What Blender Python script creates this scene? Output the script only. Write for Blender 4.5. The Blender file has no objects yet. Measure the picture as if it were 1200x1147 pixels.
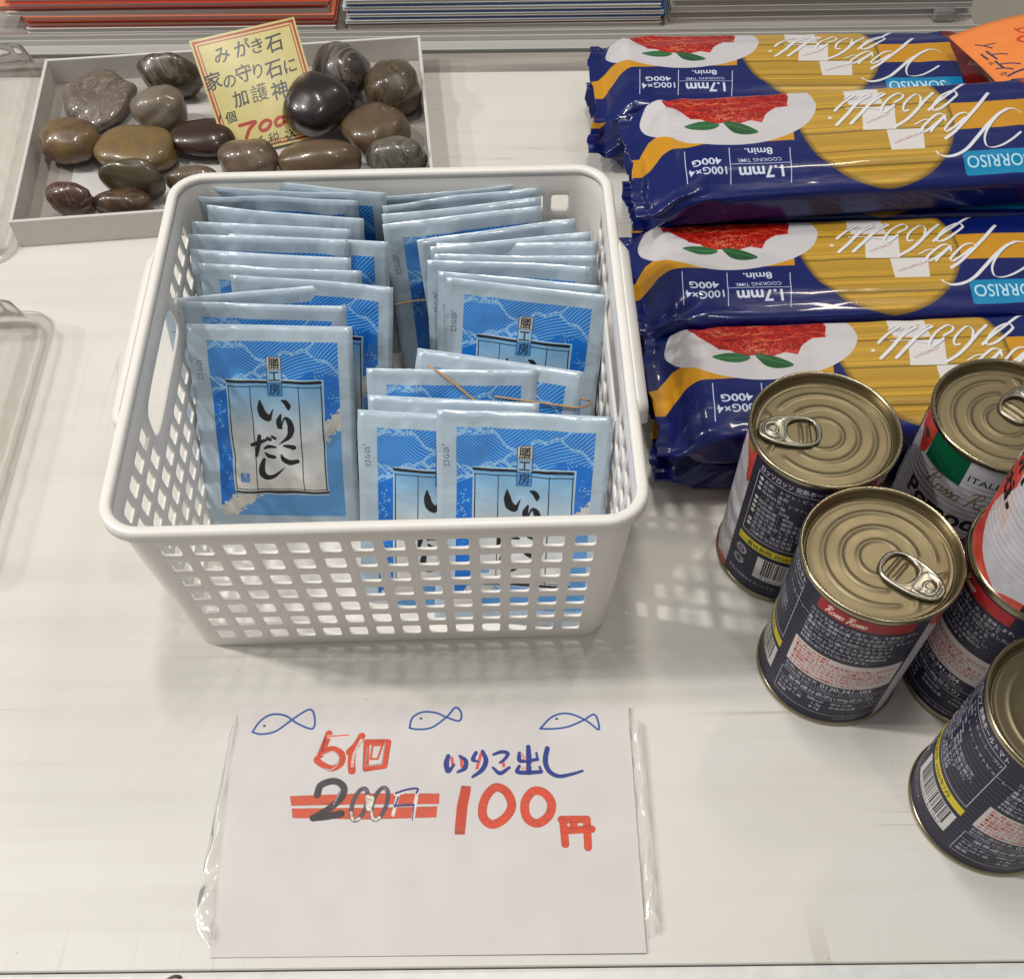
import bpy, bmesh, math, random
import numpy as np
from mathutils import Matrix, Vector

random.seed(7)
RNG = np.random.default_rng(11)
scene = bpy.context.scene
COL = scene.collection
R = math.radians

# ------------------------------------------------------------------ camera
F_PX, PITCH, ROLL, CAM_Z, CX, CY = 1255.15, 1.005665, -0.011569, 0.5222, 600.0, 680.0
_fw = np.array([0, math.cos(PITCH), -math.sin(PITCH)])
_r0 = np.array([1.0, 0, 0]); _u0 = np.cross(_r0, _fw)
_rt = math.cos(ROLL) * _r0 + math.sin(ROLL) * _u0
_up = -math.sin(ROLL) * _r0 + math.cos(ROLL) * _u0
cam_d = bpy.data.cameras.new('camera')
cam = bpy.data.objects.new('camera', cam_d); COL.objects.link(cam)
cam_d.sensor_fit = 'HORIZONTAL'; cam_d.sensor_width = 36.0
cam_d.lens = 36.0 * F_PX / 1200.0
cam_d.shift_y = (CY - 573.5) / 1200.0
cam_d.clip_start = 0.01; cam_d.clip_end = 100
m = Matrix.Identity(4)
for i in range(3):
    m[i][0] = _rt[i]; m[i][1] = _up[i]; m[i][2] = -_fw[i]
m.translation = (0, 0, CAM_Z)
cam.matrix_world = m
scene.camera = cam


def B(x, y, z=0.0):
    """photo pixel -> point on the level plane at height z"""
    d = _fw + (x - CX) / F_PX * _rt - (y - CY) / F_PX * _up
    t = (z - CAM_Z) / d[2]
    return np.array([d[0] * t, d[1] * t, z])


# ------------------------------------------------------------------ world and lamps
world = bpy.data.worlds.new('World'); scene.world = world
world.use_nodes = True
bg = world.node_tree.nodes['Background']
bg.inputs[0].default_value = (0.95, 0.94, 0.92, 1); bg.inputs[1].default_value = 0.22


def lamp(name, loc, target, sx, sy, power, col):
    d = bpy.data.lights.new(name, 'AREA'); d.shape = 'RECTANGLE'; d.size = sx; d.size_y = sy
    d.energy = power; d.color = col
    o = bpy.data.objects.new(name, d); COL.objects.link(o)
    o.location = loc
    o.rotation_euler = (Vector(target) - Vector(loc)).to_track_quat('-Z', 'Y').to_euler()
    return o


lamp('ceiling_lamp', (-1.3, 0.42, 2.1), (0, 0.45, 0), 0.10, 0.10, 14.0, (1.0, 0.975, 0.93))
lamp('ceiling_lamp', (-2.2, 0.60, 2.1), (0, 0.45, 0), 0.12, 0.12, 18.0, (1.0, 0.975, 0.93))
lamp('ceiling_lamp', (-3.4, 0.30, 2.2), (0, 0.45, 0), 0.14, 0.14, 23.0, (0.98, 0.985, 1.0))
lamp('ceiling_lamp', (-0.05, 0.62, 2.3), (0, 0.45, 0), 0.12, 0.60, 12.0, (1.0, 0.97, 0.92))
lamp('ceiling_lamp', (0.9, 1.6, 2.2), (0, 0.45, 0), 0.10, 0.30, 4.6, (1.0, 0.90, 0.74))
lamp('ceiling_lamp', (0.6, -0.6, 2.2), (0, 0.45, 0), 0.10, 0.30, 3.6, (1.0, 0.96, 0.90))

scene.view_settings.view_transform = 'Standard'
scene.view_settings.look = 'None'
scene.view_settings.exposure = 0.2
scene.view_settings.gamma = 1.0
scene.render.engine = 'CYCLES'
scene.cycles.max_bounces = 8
scene.cycles.transparent_max_bounces = 16
scene.cycles.use_denoising = True


# ------------------------------------------------------------------ object helpers
def link(name, me, mat=None, parent=None, smooth=False):
    o = bpy.data.objects.new(name, me); COL.objects.link(o)
    if mat is not None and not me.materials:
        me.materials.append(mat)
    if parent is not None:
        o.parent = parent
    if smooth:
        me.polygons.foreach_set('use_smooth', [True] * len(me.polygons))
    return o


def empty(name, loc=(0, 0, 0), rz=0.0):
    o = bpy.data.objects.new(name, None); COL.objects.link(o)
    o.location = loc; o.rotation_euler = (0, 0, rz); o.empty_display_size = 0.01
    return o


def tag(o, label, cat, group=None):
    o['label'] = label; o['category'] = cat
    if group: o['group'] = group
    return o


def struct(o, label=None):
    o['kind'] = 'structure'
    if label: o['label'] = label
    return o


def mesh(name, V, Fc, uv=None, mats=None, mi=None):
    me = bpy.data.meshes.new(name)
    me.from_pydata([tuple(v) for v in V], [], [tuple(f) for f in Fc])
    if uv is not None:
        L = me.uv_layers.new(name='UVMap')
        vi = np.empty(len(me.loops), dtype=np.int64); me.loops.foreach_get('vertex_index', vi)
        L.data.foreach_set('uv', np.asarray(uv, dtype=np.float32)[vi].ravel())
    if mats:
        for mm in mats: me.materials.append(mm)
    if mi is not None:
        me.polygons.foreach_set('material_index', mi)
    me.update()
    return me


def box_mesh(name, x0, x1, y0, y1, z0, z1, bevel=0.0, seg=2):
    bm = bmesh.new()
    bmesh.ops.create_cube(bm, size=1)
    for v in bm.verts:
        v.co = Vector(((x0 + x1) / 2 + v.co.x * (x1 - x0), (y0 + y1) / 2 + v.co.y * (y1 - y0), (z0 + z1) / 2 + v.co.z * (z1 - z0)))
    if bevel > 0:
        bmesh.ops.bevel(bm, geom=bm.edges[:], offset=bevel, segments=seg, affect='EDGES', profile=0.6)
    me = bpy.data.meshes.new(name); bm.to_mesh(me); bm.free()
    return me


def grid_faces(nu, nv, wrap_u=False, off=0, flip=False):
    """index i*nv+j"""
    Fc = []
    for i in range(nu if wrap_u else nu - 1):
        a = i * nv; b = ((i + 1) % nu) * nv
        for j in range(nv - 1):
            f = (off + a + j, off + b + j, off + b + j + 1, off + a + j + 1)
            Fc.append(f[::-1] if flip else f)
    return Fc


def rounded_rect(hx, hy, r, n=6, ns=1):
    """closed loop, counter clockwise, starting on the front (-y) side at the left end; ns pieces per straight side"""
    P = []
    cs = [(hx - r, -hy + r, -90), (hx - r, hy - r, 0), (-hx + r, hy - r, 90), (-hx + r, -hy + r, 180)]
    starts = [(-hx + r, -hy), (hx, -hy + r), (hx - r, hy), (-hx, hy - r)]
    ends = [(hx - r, -hy), (hx, hy - r), (-hx + r, hy), (-hx, -hy + r)]
    for k in range(4):
        s, e = starts[k], ends[k]
        for i in range(ns):
            t = i / ns
            P.append((s[0] + (e[0] - s[0]) * t, s[1] + (e[1] - s[1]) * t))
        cx, cy, a0 = cs[k]
        for i in range(n):
            a = R(a0 + 90 * i / n)
            P.append((cx + r * math.cos(a), cy + r * math.sin(a)))
    return np.array(P)


def tube_mesh(name, pts, rad, closed=False, n=8):
    pts = [Vector(p) for p in pts]; N = len(pts)
    V, Fc = [], []
    prev = None
    for i, p in enumerate(pts):
        a = pts[(i - 1) % N] if (closed or i > 0) else pts[i]
        b = pts[(i + 1) % N] if (closed or i < N - 1) else pts[i]
        t = (b - a).normalized()
        if prev is None:
            prev = t.orthogonal().normalized()
        u = (prev - t * prev.dot(t)).normalized(); prev = u
        w = t.cross(u)
        for k in range(n):
            an = 2 * math.pi * k / n
            V.append(p + rad * (math.cos(an) * u + math.sin(an) * w))
    for i in range(N if closed else N - 1):
        j = (i + 1) % N
        for k in range(n):
            Fc.append((i * n + k, i * n + (k + 1) % n, j * n + (k + 1) % n, j * n + k))
    return mesh(name, V, Fc)


def catmull(pts, n=10, closed=False):
    P = np.asarray(pts, float); N = len(P)
    if N < 3 and not closed:
        t = np.linspace(0, 1, n + 1)[:, None]
        return P[0] + (P[-1] - P[0]) * t
    out = []
    for i in range(N if closed else N - 1):
        p1, p2 = P[i], P[(i + 1) % N]
        p0 = P[(i - 1) % N] if (closed or i > 0) else 2 * p1 - p2
        p3 = P[(i + 2) % N] if (closed or i < N - 2) else 2 * p2 - p1
        for k in range(n):
            t = k / n
            out.append(0.5 * (2 * p1 + (p2 - p0) * t + (2 * p0 - 5 * p1 + 4 * p2 - p3) * t * t + (3 * p1 - p0 - 3 * p2 + p3) * t ** 3))
    if not closed: out.append(P[-1])
    return np.array(out)


# ------------------------------------------------------------------ flat print drawn in code
def vnoise(h, w, cell, seed=0, cellx=None):
    """smooth value noise 0..1"""
    g = np.random.default_rng(seed)
    cx = cellx or cell
    gh, gw = int(h / cell) + 3, int(w / cx) + 3
    a = g.random((gh, gw))
    y = np.arange(h) / cell; x = np.arange(w) / cx
    yi = y.astype(int); xi = x.astype(int)
    fy = (y - yi)[:, None]; fx = (x - xi)[None]
    fy = fy * fy * (3 - 2 * fy); fx = fx * fx * (3 - 2 * fx)
    A = a[np.ix_(yi, xi)]; Bq = a[np.ix_(yi, xi + 1)]; Cq = a[np.ix_(yi + 1, xi)]; D = a[np.ix_(yi + 1, xi + 1)]
    return (A * (1 - fx) + Bq * fx) * (1 - fy) + (Cq * (1 - fx) + D * fx) * fy


_glyphs = {}


def glyph_tris(s, off):
    key = (s, off)
    if key not in _glyphs:
        cu = bpy.data.curves.new('print_text', 'FONT'); cu.body = s; cu.size = 1; cu.resolution_u = 3; cu.offset = off
        ob = bpy.data.objects.new('print_text', cu)
        me = ob.to_mesh(); me.calc_loop_triangles()
        co = np.array([v.co[:2] for v in me.vertices]).reshape(-1, 2)
        ti = np.array([t.vertices[:] for t in me.loop_triangles]).reshape(-1, 3)
        T = co[ti] if len(ti) else np.zeros((0, 3, 2))
        ob.to_mesh_clear()
        bpy.data.objects.remove(ob); bpy.data.curves.remove(cu)
        _glyphs[key] = T
    return _glyphs[key]


class Print:
    """a flat print, millimetres, origin top left, y down"""
    def __init__(s, w, h, ppm, col, ss=2):
        s.w, s.h, s.ss = w, h, ss
        s.k = ppm * ss
        s.W, s.H = int(round(w * ppm)) * ss, int(round(h * ppm)) * ss
        s.a = np.empty((s.H, s.W, 3), np.float32); s.a[:] = np.array(col) / 255.0
        s.yy, s.xx = np.mgrid[0:s.H, 0:s.W].astype(np.float32)
        s.yy /= s.k; s.xx /= s.k

    def blend(s, mask, col, sl=None):
        tgt = s.a if sl is None else s.a[sl]
        c = np.asarray(col, np.float32) / 255.0 if not isinstance(col, np.ndarray) or col.ndim == 1 else col
        mk = mask[..., None].astype(np.float32)
        tgt += (c - tgt) * mk

    def _bb(s, x0, y0, x1, y1):
        return (slice(max(0, int(y0)), min(s.H, int(y1) + 2)), slice(max(0, int(x0)), min(s.W, int(x1) + 2)))

    def poly_mask(s, pts):
        P = np.asarray(pts, float) * s.k
        sl = s._bb(P[:, 0].min(), P[:, 1].min(), P[:, 0].max(), P[:, 1].max())
        Y = (np.arange(sl[0].start, sl[0].stop) + 0.5)[:, None]; X = (np.arange(sl[1].start, sl[1].stop) + 0.5)[None]
        if Y.size == 0 or X.size == 0: return None, None
        mk = np.zeros((Y.shape[0], X.shape[1]), bool)
        for i in range(len(P)):
            (xa, ya), (xb, yb) = P[i], P[(i + 1) % len(P)]
            if ya == yb: continue
            c = ((ya <= Y) != (yb <= Y)) & (X < xa + (Y - ya) * (xb - xa) / (yb - ya))
            mk ^= c
        return mk, sl

    def poly(s, pts, col, alpha=1.0, tex=None):
        mk, sl = s.poly_mask(pts)
        if mk is None: return
        mk = mk * alpha
        if tex is not None: mk = mk * tex[sl]
        s.blend(mk, col, sl)

    def rect(s, x0, y0, x1, y1, col, alpha=1.0):
        s.poly([(x0, y0), (x1, y0), (x1, y1), (x0, y1)], col, alpha)

    def ell(s, cx, cy, rx, ry, n=60):
        a = np.linspace(0, 2 * math.pi, n, endpoint=False)
        return np.stack([cx + rx * np.cos(a), cy + ry * np.sin(a)], 1)

    def stroke_mask(s, pts, r, smooth=True, closed=False, pen=None):
        P = catmull(pts, 8, closed) if smooth else np.asarray(pts, float)
        if closed: P = np.vstack([P, P[:1]])
        n = len(P)
        if np.ndim(r) == 0: rr = np.full(n, float(r))
        else: rr = np.interp(np.linspace(0, 1, n), np.linspace(0, 1, len(r)), r)
        if pen is not None:
            d = np.gradient(P, axis=0); an = np.arctan2(d[:, 1], d[:, 0])
            rr = rr * (0.30 + 0.70 * np.abs(np.sin(an - pen)))
        P = P * s.k; rr = rr * s.k
        mr = rr.max() + 1
        sl = s._bb(P[:, 0].min() - mr, P[:, 1].min() - mr, P[:, 0].max() + mr, P[:, 1].max() + mr)
        if sl[0].stop <= sl[0].start or sl[1].stop <= sl[1].start: return None, None
        M = np.zeros((sl[0].stop - sl[0].start, sl[1].stop - sl[1].start), np.float32)
        for i in range(n - 1):
            p, q = P[i], P[i + 1]; ra = max(rr[i], rr[i + 1]) + 1
            s2 = s._bb(min(p[0], q[0]) - ra, min(p[1], q[1]) - ra, max(p[0], q[0]) + ra, max(p[1], q[1]) + ra)
            if s2[0].stop <= s2[0].start or s2[1].stop <= s2[1].start: continue
            Y = (np.arange(s2[0].start, s2[0].stop) + 0.5)[:, None]; X = (np.arange(s2[1].start, s2[1].stop) + 0.5)[None]
            d = q - p; L = d @ d
            t = np.clip(((X - p[0]) * d[0] + (Y - p[1]) * d[1]) / L, 0, 1) if L > 1e-9 else np.zeros_like(X + Y)
            ds = np.hypot(X - p[0] - t * d[0], Y - p[1] - t * d[1]) - (rr[i] + t * (rr[i + 1] - rr[i]))
            sub = M[s2[0].start - sl[0].start:s2[0].stop - sl[0].start, s2[1].start - sl[1].start:s2[1].stop - sl[1].start]
            np.maximum(sub, np.clip(0.5 - ds, 0, 1), out=sub)
        return M, sl

    def stroke(s, pts, r, col, alpha=1.0, smooth=True, closed=False, pen=None, tex=None):
        M, sl = s.stroke_mask(pts, r, smooth, closed, pen)
        if M is None: return
        M = M * alpha
        if tex is not None: M = M * tex[sl]
        s.blend(M, col, sl)

    def line(s, x0, y0, x1, y1, wd, col, alpha=1.0):
        s.stroke([(x0, y0), (x1, y1)], wd / 2, col, alpha, smooth=False)

    def text(s, st, x, y, size, col, align='c', rot=0.0, sx=1.0, off=0.0, shear=0.0, alpha=1.0, wob=0.0, width=None):
        T = glyph_tris(st, off)
        if len(T) == 0: return
        T = T.copy()
        xs = T[..., 0]
        x0, x1 = xs.min(), xs.max()
        if width is not None: sx = width / ((x1 - x0) * size)
        ax = {'c': (x0 + x1) / 2, 'l': x0, 'r': x1}[align]
        X = (T[..., 0] - ax); Y = T[..., 1] - 0.36
        X = X + shear * Y
        if wob:
            X, Y = X + wob * np.sin(5 * Y + 3 * X), Y + wob * np.sin(4 * X + 2.0 * Y)
        X = X * size * sx; Y = -Y * size
        c, sn = math.cos(rot), math.sin(rot)
        PX = (x + X * c - Y * sn) * s.k; PY = (y + X * sn + Y * c) * s.k
        sl = s._bb(PX.min(), PY.min(), PX.max(), PY.max())
        if sl[0].stop <= sl[0].start or sl[1].stop <= sl[1].start: return
        M = np.zeros((sl[0].stop - sl[0].start, sl[1].stop - sl[1].start), bool)
        oy, ox = sl[0].start, sl[1].start
        for k in range(len(PX)):
            ax_, bx_, cx_ = PX[k] - ox; ay_, by_, cy_ = PY[k] - oy
            i0 = max(0, int(min(ay_, by_, cy_))); i1 = min(M.shape[0], int(max(ay_, by_, cy_)) + 2)
            j0 = max(0, int(min(ax_, bx_, cx_))); j1 = min(M.shape[1], int(max(ax_, bx_, cx_)) + 2)
            if i1 <= i0 or j1 <= j0: continue
            yv = (np.arange(i0, i1) + 0.5)[:, None]; xv = (np.arange(j0, j1) + 0.5)[None]
            e1 = (bx_ - ax_) * (yv - ay_) - (by_ - ay_) * (xv - ax_)
            e2 = (cx_ - bx_) * (yv - by_) - (cy_ - by_) * (xv - bx_)
            e3 = (ax_ - cx_) * (yv - cy_) - (ay_ - cy_) * (xv - cx_)
            M[i0:i1, j0:j1] |= ((e1 >= 0) & (e2 >= 0) & (e3 >= 0)) | ((e1 <= 0) & (e2 <= 0) & (e3 <= 0))
        s.blend(M * alpha, col, sl)

    def image(s, name):
        a = s.a.reshape(s.H // s.ss, s.ss, s.W // s.ss, s.ss, 3).mean(axis=(1, 3))
        h, w = a.shape[:2]
        im = bpy.data.images.new(name, w, h)
        px = np.ones((h, w, 4), np.float32); px[..., :3] = np.clip(a[::-1], 0, 1)
        im.pixels.foreach_set(px.ravel()); im.update(); im.pack()
        return im


def homography(src, dst):
    A = []
    for (x, y), (u, v) in zip(src, dst):
        A.append([x, y, 1, 0, 0, 0, -u * x, -u * y]); A.append([0, 0, 0, x, y, 1, -v * x, -v * y])
    h = np.append(np.linalg.solve(np.array(A, float), np.array(dst, float).ravel()), 1).reshape(3, 3)

    def f(x, y):
        q = h @ np.array([x, y, 1.0]); return q[0] / q[2], q[1] / q[2]
    return f


# ------------------------------------------------------------------ materials
def lin(c):
    c = np.array(c, float) / 255.0
    return tuple(np.where(c <= 0.04045, c / 12.92, ((c + 0.055) / 1.055) ** 2.4)) + (1.0,)


def new_mat(name):
    mt = bpy.data.materials.new(name); mt.use_nodes = True
    nt = mt.node_tree
    return mt, nt, nt.nodes['Principled BSDF'], nt.nodes, nt.links


def setp(b, **kw):
    names = dict(rough='Roughness', metal='Metallic', coat='Coat Weight', coat_rough='Coat Roughness', spec='Specular IOR Level',
                 trans='Transmission Weight', ior='IOR', sss='Subsurface Weight', aniso='Anisotropic')
    for k, v in kw.items(): b.inputs[names[k]].default_value = v


def noise_node(N, L, scale, detail=4, rough=0.55, mapping=None, coord='Object', dist=0.0):
    tc = N.new('ShaderNodeTexCoord'); mp = N.new('ShaderNodeMapping'); tx = N.new('ShaderNodeTexNoise')
    L.new(tc.outputs[coord], mp.inputs[0]); L.new(mp.outputs[0], tx.inputs['Vector'])
    if mapping: mp.inputs['Scale'].default_value = mapping
    tx.inputs['Scale'].default_value = scale; tx.inputs['Detail'].default_value = detail; tx.inputs['Roughness'].default_value = rough
    tx.inputs['Distortion'].default_value = dist
    return tx


def ramp(N, stops):
    r = N.new('ShaderNodeValToRGB'); e = r.color_ramp.elements
    while len(e) < len(stops): e.new(0.5)
    for i, (p, c) in enumerate(stops):
        e[i].position = p; e[i].color = c if len(c) == 4 else tuple(c) + (1,)
    return r


def bump(N, L, bsdf, src, strength, dist, prev=None):
    b = N.new('ShaderNodeBump'); b.inputs['Strength'].default_value = strength; b.inputs['Distance'].default_value = dist
    L.new(src, b.inputs['Height'])
    if prev is not None: L.new(prev.outputs[0], b.inputs['Normal'])
    L.new(b.outputs[0], bsdf.inputs['Normal'])
    return b


def plain(name, col, rough=0.5, metal=0.0, nscale=0, nstr=0.1, ndist=0.0005, var=0.0, **kw):
    mt, nt, b, N, L = new_mat(name)
    b.inputs['Base Color'].default_value = lin(col); setp(b, rough=rough, metal=metal, **kw)
    if nscale:
        t = noise_node(N, L, nscale)
        bump(N, L, b, t.outputs['Fac'], nstr, ndist)
        if var:
            c = np.array(lin(col)[:3])
            rp = ramp(N, [(0.3, tuple(c * (1 - var))), (0.7, tuple(np.minimum(c * (1 + var), 1)))])
            L.new(t.outputs['Fac'], rp.inputs[0]); L.new(rp.outputs[0], b.inputs['Base Color'])
    return mt


def printed(name, img, rough=0.4, nscale=0, nstr=0.2, ndist=0.0004, stretch=None, **kw):
    mt, nt, b, N, L = new_mat(name)
    t = N.new('ShaderNodeTexImage'); t.image = img; t.interpolation = 'Cubic'; t.extension = 'EXTEND'
    L.new(t.outputs['Color'], b.inputs['Base Color'])
    setp(b, rough=rough, **kw)
    if nscale:
        nz = noise_node(N, L, nscale, 3, 0.5, mapping=stretch)
        bump(N, L, b, nz.outputs['Fac'], nstr, ndist)
    return mt


def clear_film(name, tint=(0.97, 0.97, 0.96), base=0.05, rough=0.06, nscale=0, nstr=0.3, ndist=0.0006, milk=0.0):
    mt = bpy.data.materials.new(name); mt.use_nodes = True
    nt = mt.node_tree; N = nt.nodes; L = nt.links; N.clear()
    out = N.new('ShaderNodeOutputMaterial'); tr = N.new('ShaderNodeBsdfTransparent'); gl = N.new('ShaderNodeBsdfGlossy')
    fr = N.new('ShaderNodeFresnel'); fr.inputs[0].default_value = 1.5
    mx = N.new('ShaderNodeMixShader'); ad = N.new('ShaderNodeMath'); ad.operation = 'ADD'; ad.inputs[1].default_value = base; ad.use_clamp = True
    tr.inputs[0].default_value = tuple(tint) + (1,); gl.inputs['Roughness'].default_value = rough
    gl.inputs[0].default_value = (1, 1, 1, 1)
    L.new(fr.outputs[0], ad.inputs[0]); L.new(ad.outputs[0], mx.inputs[0]); L.new(tr.outputs[0], mx.inputs[1]); L.new(gl.outputs[0], mx.inputs[2])
    last = mx
    if milk > 0:
        df = N.new('ShaderNodeBsdfDiffuse'); df.inputs[0].default_value = (0.85, 0.85, 0.83, 1)
        m2 = N.new('ShaderNodeMixShader'); m2.inputs[0].default_value = milk
        L.new(mx.outputs[0], m2.inputs[1]); L.new(df.outputs[0], m2.inputs[2]); last = m2
    L.new(last.outputs[0], out.inputs[0])
    if nscale:
        nz = noise_node(N, L, nscale, 3, 0.5)
        bp = N.new('ShaderNodeBump'); bp.inputs['Strength'].default_value = nstr; bp.inputs['Distance'].default_value = ndist
        L.new(nz.outputs['Fac'], bp.inputs['Height'])
        L.new(bp.outputs[0], gl.inputs['Normal']); L.new(bp.outputs[0], fr.inputs['Normal'])
    return mt


def table_paint():
    mt, nt, b, N, L = new_mat('white_painted_board')
    setp(b, rough=0.42, spec=0.4)
    n1 = noise_node(N, L, 5, 3, 0.5)
    n2 = noise_node(N, L, 26, 5, 0.6, mapping=(0.10, 2.2, 1))
    n3 = noise_node(N, L, 420, 2, 0.5)
    n4 = noise_node(N, L, 4, 1, 0.5, mapping=(7.0, 0.35, 1), dist=0.0)
    n5 = noise_node(N, L, 4, 2, 0.5, mapping=(0.12, 9.0, 1), dist=0.2)
    r1 = ramp(N, [(0.35, lin((212, 208, 199))), (0.65, lin((219, 216, 209)))])
    L.new(n1.outputs[0], r1.inputs[0])
    r2 = ramp(N, [(0.30, (0.90, 0.89, 0.87, 1)), (0.52, (1, 1, 1, 1))]); L.new(n2.outputs[0], r2.inputs[0])
    mxa = N.new('ShaderNodeMix'); mxa.data_type = 'RGBA'; mxa.blend_type = 'MULTIPLY'; mxa.inputs[0].default_value = 0.55
    L.new(r1.outputs[0], mxa.inputs[6]); L.new(r2.outputs[0], mxa.inputs[7])
    r3 = ramp(N, [(0.215, (0.40, 0.36, 0.33, 1)), (0.25, (1, 1, 1, 1))]); L.new(n3.outputs[0], r3.inputs[0])
    mxb = N.new('ShaderNodeMix'); mxb.data_type = 'RGBA'; mxb.blend_type = 'MULTIPLY'; mxb.inputs[0].default_value = 0.8
    L.new(mxa.outputs[2], mxb.inputs[6]); L.new(r3.outputs[0], mxb.inputs[7])
    # hairline scratches: thin band of a stretched noise
    r4 = ramp(N, [(0.498, (1, 1, 1, 1)), (0.5, (0.80, 0.77, 0.74, 1)), (0.502, (1, 1, 1, 1))]); L.new(n4.outputs[0], r4.inputs[0])
    msk = noise_node(N, L, 7, 2, 0.5); rm = ramp(N, [(0.48, (0, 0, 0, 1)), (0.66, (1, 1, 1, 1))]); L.new(msk.outputs[0], rm.inputs[0])
    mxc = N.new('ShaderNodeMix'); mxc.data_type = 'RGBA'; mxc.blend_type = 'MULTIPLY'
    L.new(rm.outputs[0], mxc.inputs[0]); L.new(mxb.outputs[2], mxc.inputs[6]); L.new(r4.outputs[0], mxc.inputs[7])
    r5 = ramp(N, [(0.497, (1, 1, 1, 1)), (0.5, (0.80, 0.77, 0.74, 1)), (0.503, (1, 1, 1, 1))]); L.new(n5.outputs[0], r5.inputs[0])
    msk2 = noise_node(N, L, 9, 2, 0.5, mapping=(1, 1, 3)); rm2 = ramp(N, [(0.50, (0, 0, 0, 1)), (0.60, (1, 1, 1, 1))]); L.new(msk2.outputs[0], rm2.inputs[0])
    mxd = N.new('ShaderNodeMix'); mxd.data_type = 'RGBA'; mxd.blend_type = 'MULTIPLY'
    L.new(rm2.outputs[0], mxd.inputs[0]); L.new(mxc.outputs[2], mxd.inputs[6]); L.new(r5.outputs[0], mxd.inputs[7])
    L.new(mxd.outputs[2], b.inputs['Base Color'])
    bb = bump(N, L, b, n2.outputs[0], 0.12, 0.0004)
    bump(N, L, b, n3.outputs[0], 0.05, 0.0002, bb)
    return mt


def grey_wood():
    mt, nt, b, N, L = new_mat('weathered_grey_wood')
    setp(b, rough=0.6)
    n = noise_node(N, L, 30, 6, 0.65, mapping=(0.12, 2.5, 1))
    r = ramp(N, [(0.3, lin((120, 112, 106))), (0.55, lin((158, 150, 143))), (0.75, lin((176, 169, 161)))])
    L.new(n.outputs[0], r.inputs[0]); L.new(r.outputs[0], b.inputs['Base Color'])
    bump(N, L, b, n.outputs[0], 0.3, 0.0006)
    return mt


M_table = table_paint()
M_greywood = grey_wood()
M_alu = plain('brushed_aluminium', (178, 178, 176), 0.33, 1.0, 60, 0.05)
M_rail = plain('dull_aluminium_rail', (196, 195, 191), 0.42, 0.35, 60, 0.05)
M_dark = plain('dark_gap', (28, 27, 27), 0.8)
M_trim = plain('white_edge_trim', (214, 215, 212), 0.35, 0.0, 90, 0.25, 0.0008, var=0.07)
M_floor = plain('shop_floor', (186, 178, 160), 0.55, 0.0, 3, 0.05, 0.001, var=0.10)
M_basket = plain('white_plastic', (233, 229, 223), 0.34, 0.0, 45, 0.04, 0.0006, var=0.025)
M_card = plain('white_card', (206, 202, 197), 0.7, 0.0, 200, 0.08, 0.0002, var=0.03)
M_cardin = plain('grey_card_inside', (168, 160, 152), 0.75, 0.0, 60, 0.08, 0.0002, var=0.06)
M_sheet = plain('tray_sheet', (205, 202, 200), 0.25, 0.0, 20, 0.25, 0.002)
M_band = plain('rubber_band', (188, 150, 104), 0.55)
M_tray = clear_film('clear_plastic', (0.965, 0.96, 0.95), 0.0, 0.07, 55, 0.30, 0.0007, milk=0.04)
M_sleeve = clear_film('clear_sleeve', (0.985, 0.98, 0.975), 0.0, 0.12, 120, 0.35, 0.0006, milk=0.12)

# ------------------------------------------------------------------ the setting
fl = link('floor', box_mesh('floor', -4, 5, -2, 7, -0.78, -0.74), M_floor); struct(fl)

tb = empty('display_table', (0, 0.47, 0))
tag(tb, 'white painted display table that carries the basket and the cans', 'table')
Y0, Y1 = 0.1165, 0.8285


def part(name, me, mat, parent, smooth=False):
    o = link(name, me, mat, parent, smooth)
    if parent.type == 'EMPTY' and parent.parent is None:
        o.matrix_parent_inverse = Matrix.Translation(parent.location).inverted() if parent.rotation_euler.z == 0 else Matrix.Identity(4)
    return o


part('table_top', box_mesh('table_top', -0.95, 0.95, Y0, Y1, -0.03, 0.0, 0.0006, 1), M_table, tb)
part('back_strip', box_mesh('back_strip', -0.95, 0.95, Y1 + 0.0006, 0.8575, -0.03, -0.0012, 0.0006, 1), M_greywood, tb)
part('front_trim', box_mesh('front_trim', -0.95, 0.95, 0.1035, Y0 - 0.0004, -0.035, -0.0009, 0.002, 2), M_trim, tb)
for lx in (-0.9, 0.9):
    for ly in (0.16, 0.80):
        part('leg', box_mesh('leg', lx - 0.02, lx + 0.02, ly - 0.02, ly + 0.02, -0.74, -0.0305), M_alu, tb)

rt = empty('rear_shelf', (0, 1.05, 0))
tag(rt, 'grey metal edged shelf behind the table, under the magazines', 'shelf')
part('shelf_board', box_mesh('shelf_board', -0.95, 0.405, 0.8885, 1.25, -0.03, -0.003, 0.001, 1), M_greywood, rt)
part('rail', box_mesh('rail', -0.95, 0.404, 0.8660, 0.8790, -0.022, -0.003, 0.0008, 2), M_rail, rt)
part('rail', box_mesh('rail', -0.95, 0.405, 0.8792, 0.8810, -0.022, 0.0006, 0.0005, 2), M_rail, rt)
part('rail', box_mesh('rail', -0.95, 0.404, 0.8812, 0.8872, -0.022, -0.0045, 0.0006, 2), M_rail, rt)
part('rail', box_mesh('rail', -0.95, 0.405, 0.8873, 0.8884, -0.022, 0.0002, 0.0004, 2), M_rail, rt)
part('gap_shade', box_mesh('gap_shade', -0.95, 0.95, 0.8577, 0.8658, -0.05, -0.0205), M_dark, rt)  # near-black box standing in for the shade inside the open slot
for lx in (-0.9, 0.36):
    for ly in (0.95, 1.2):
        part('leg', box_mesh('leg', lx - 0.02, lx + 0.02, ly - 0.02, ly + 0.02, -0.74, -0.0305), M_alu, rt)

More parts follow.
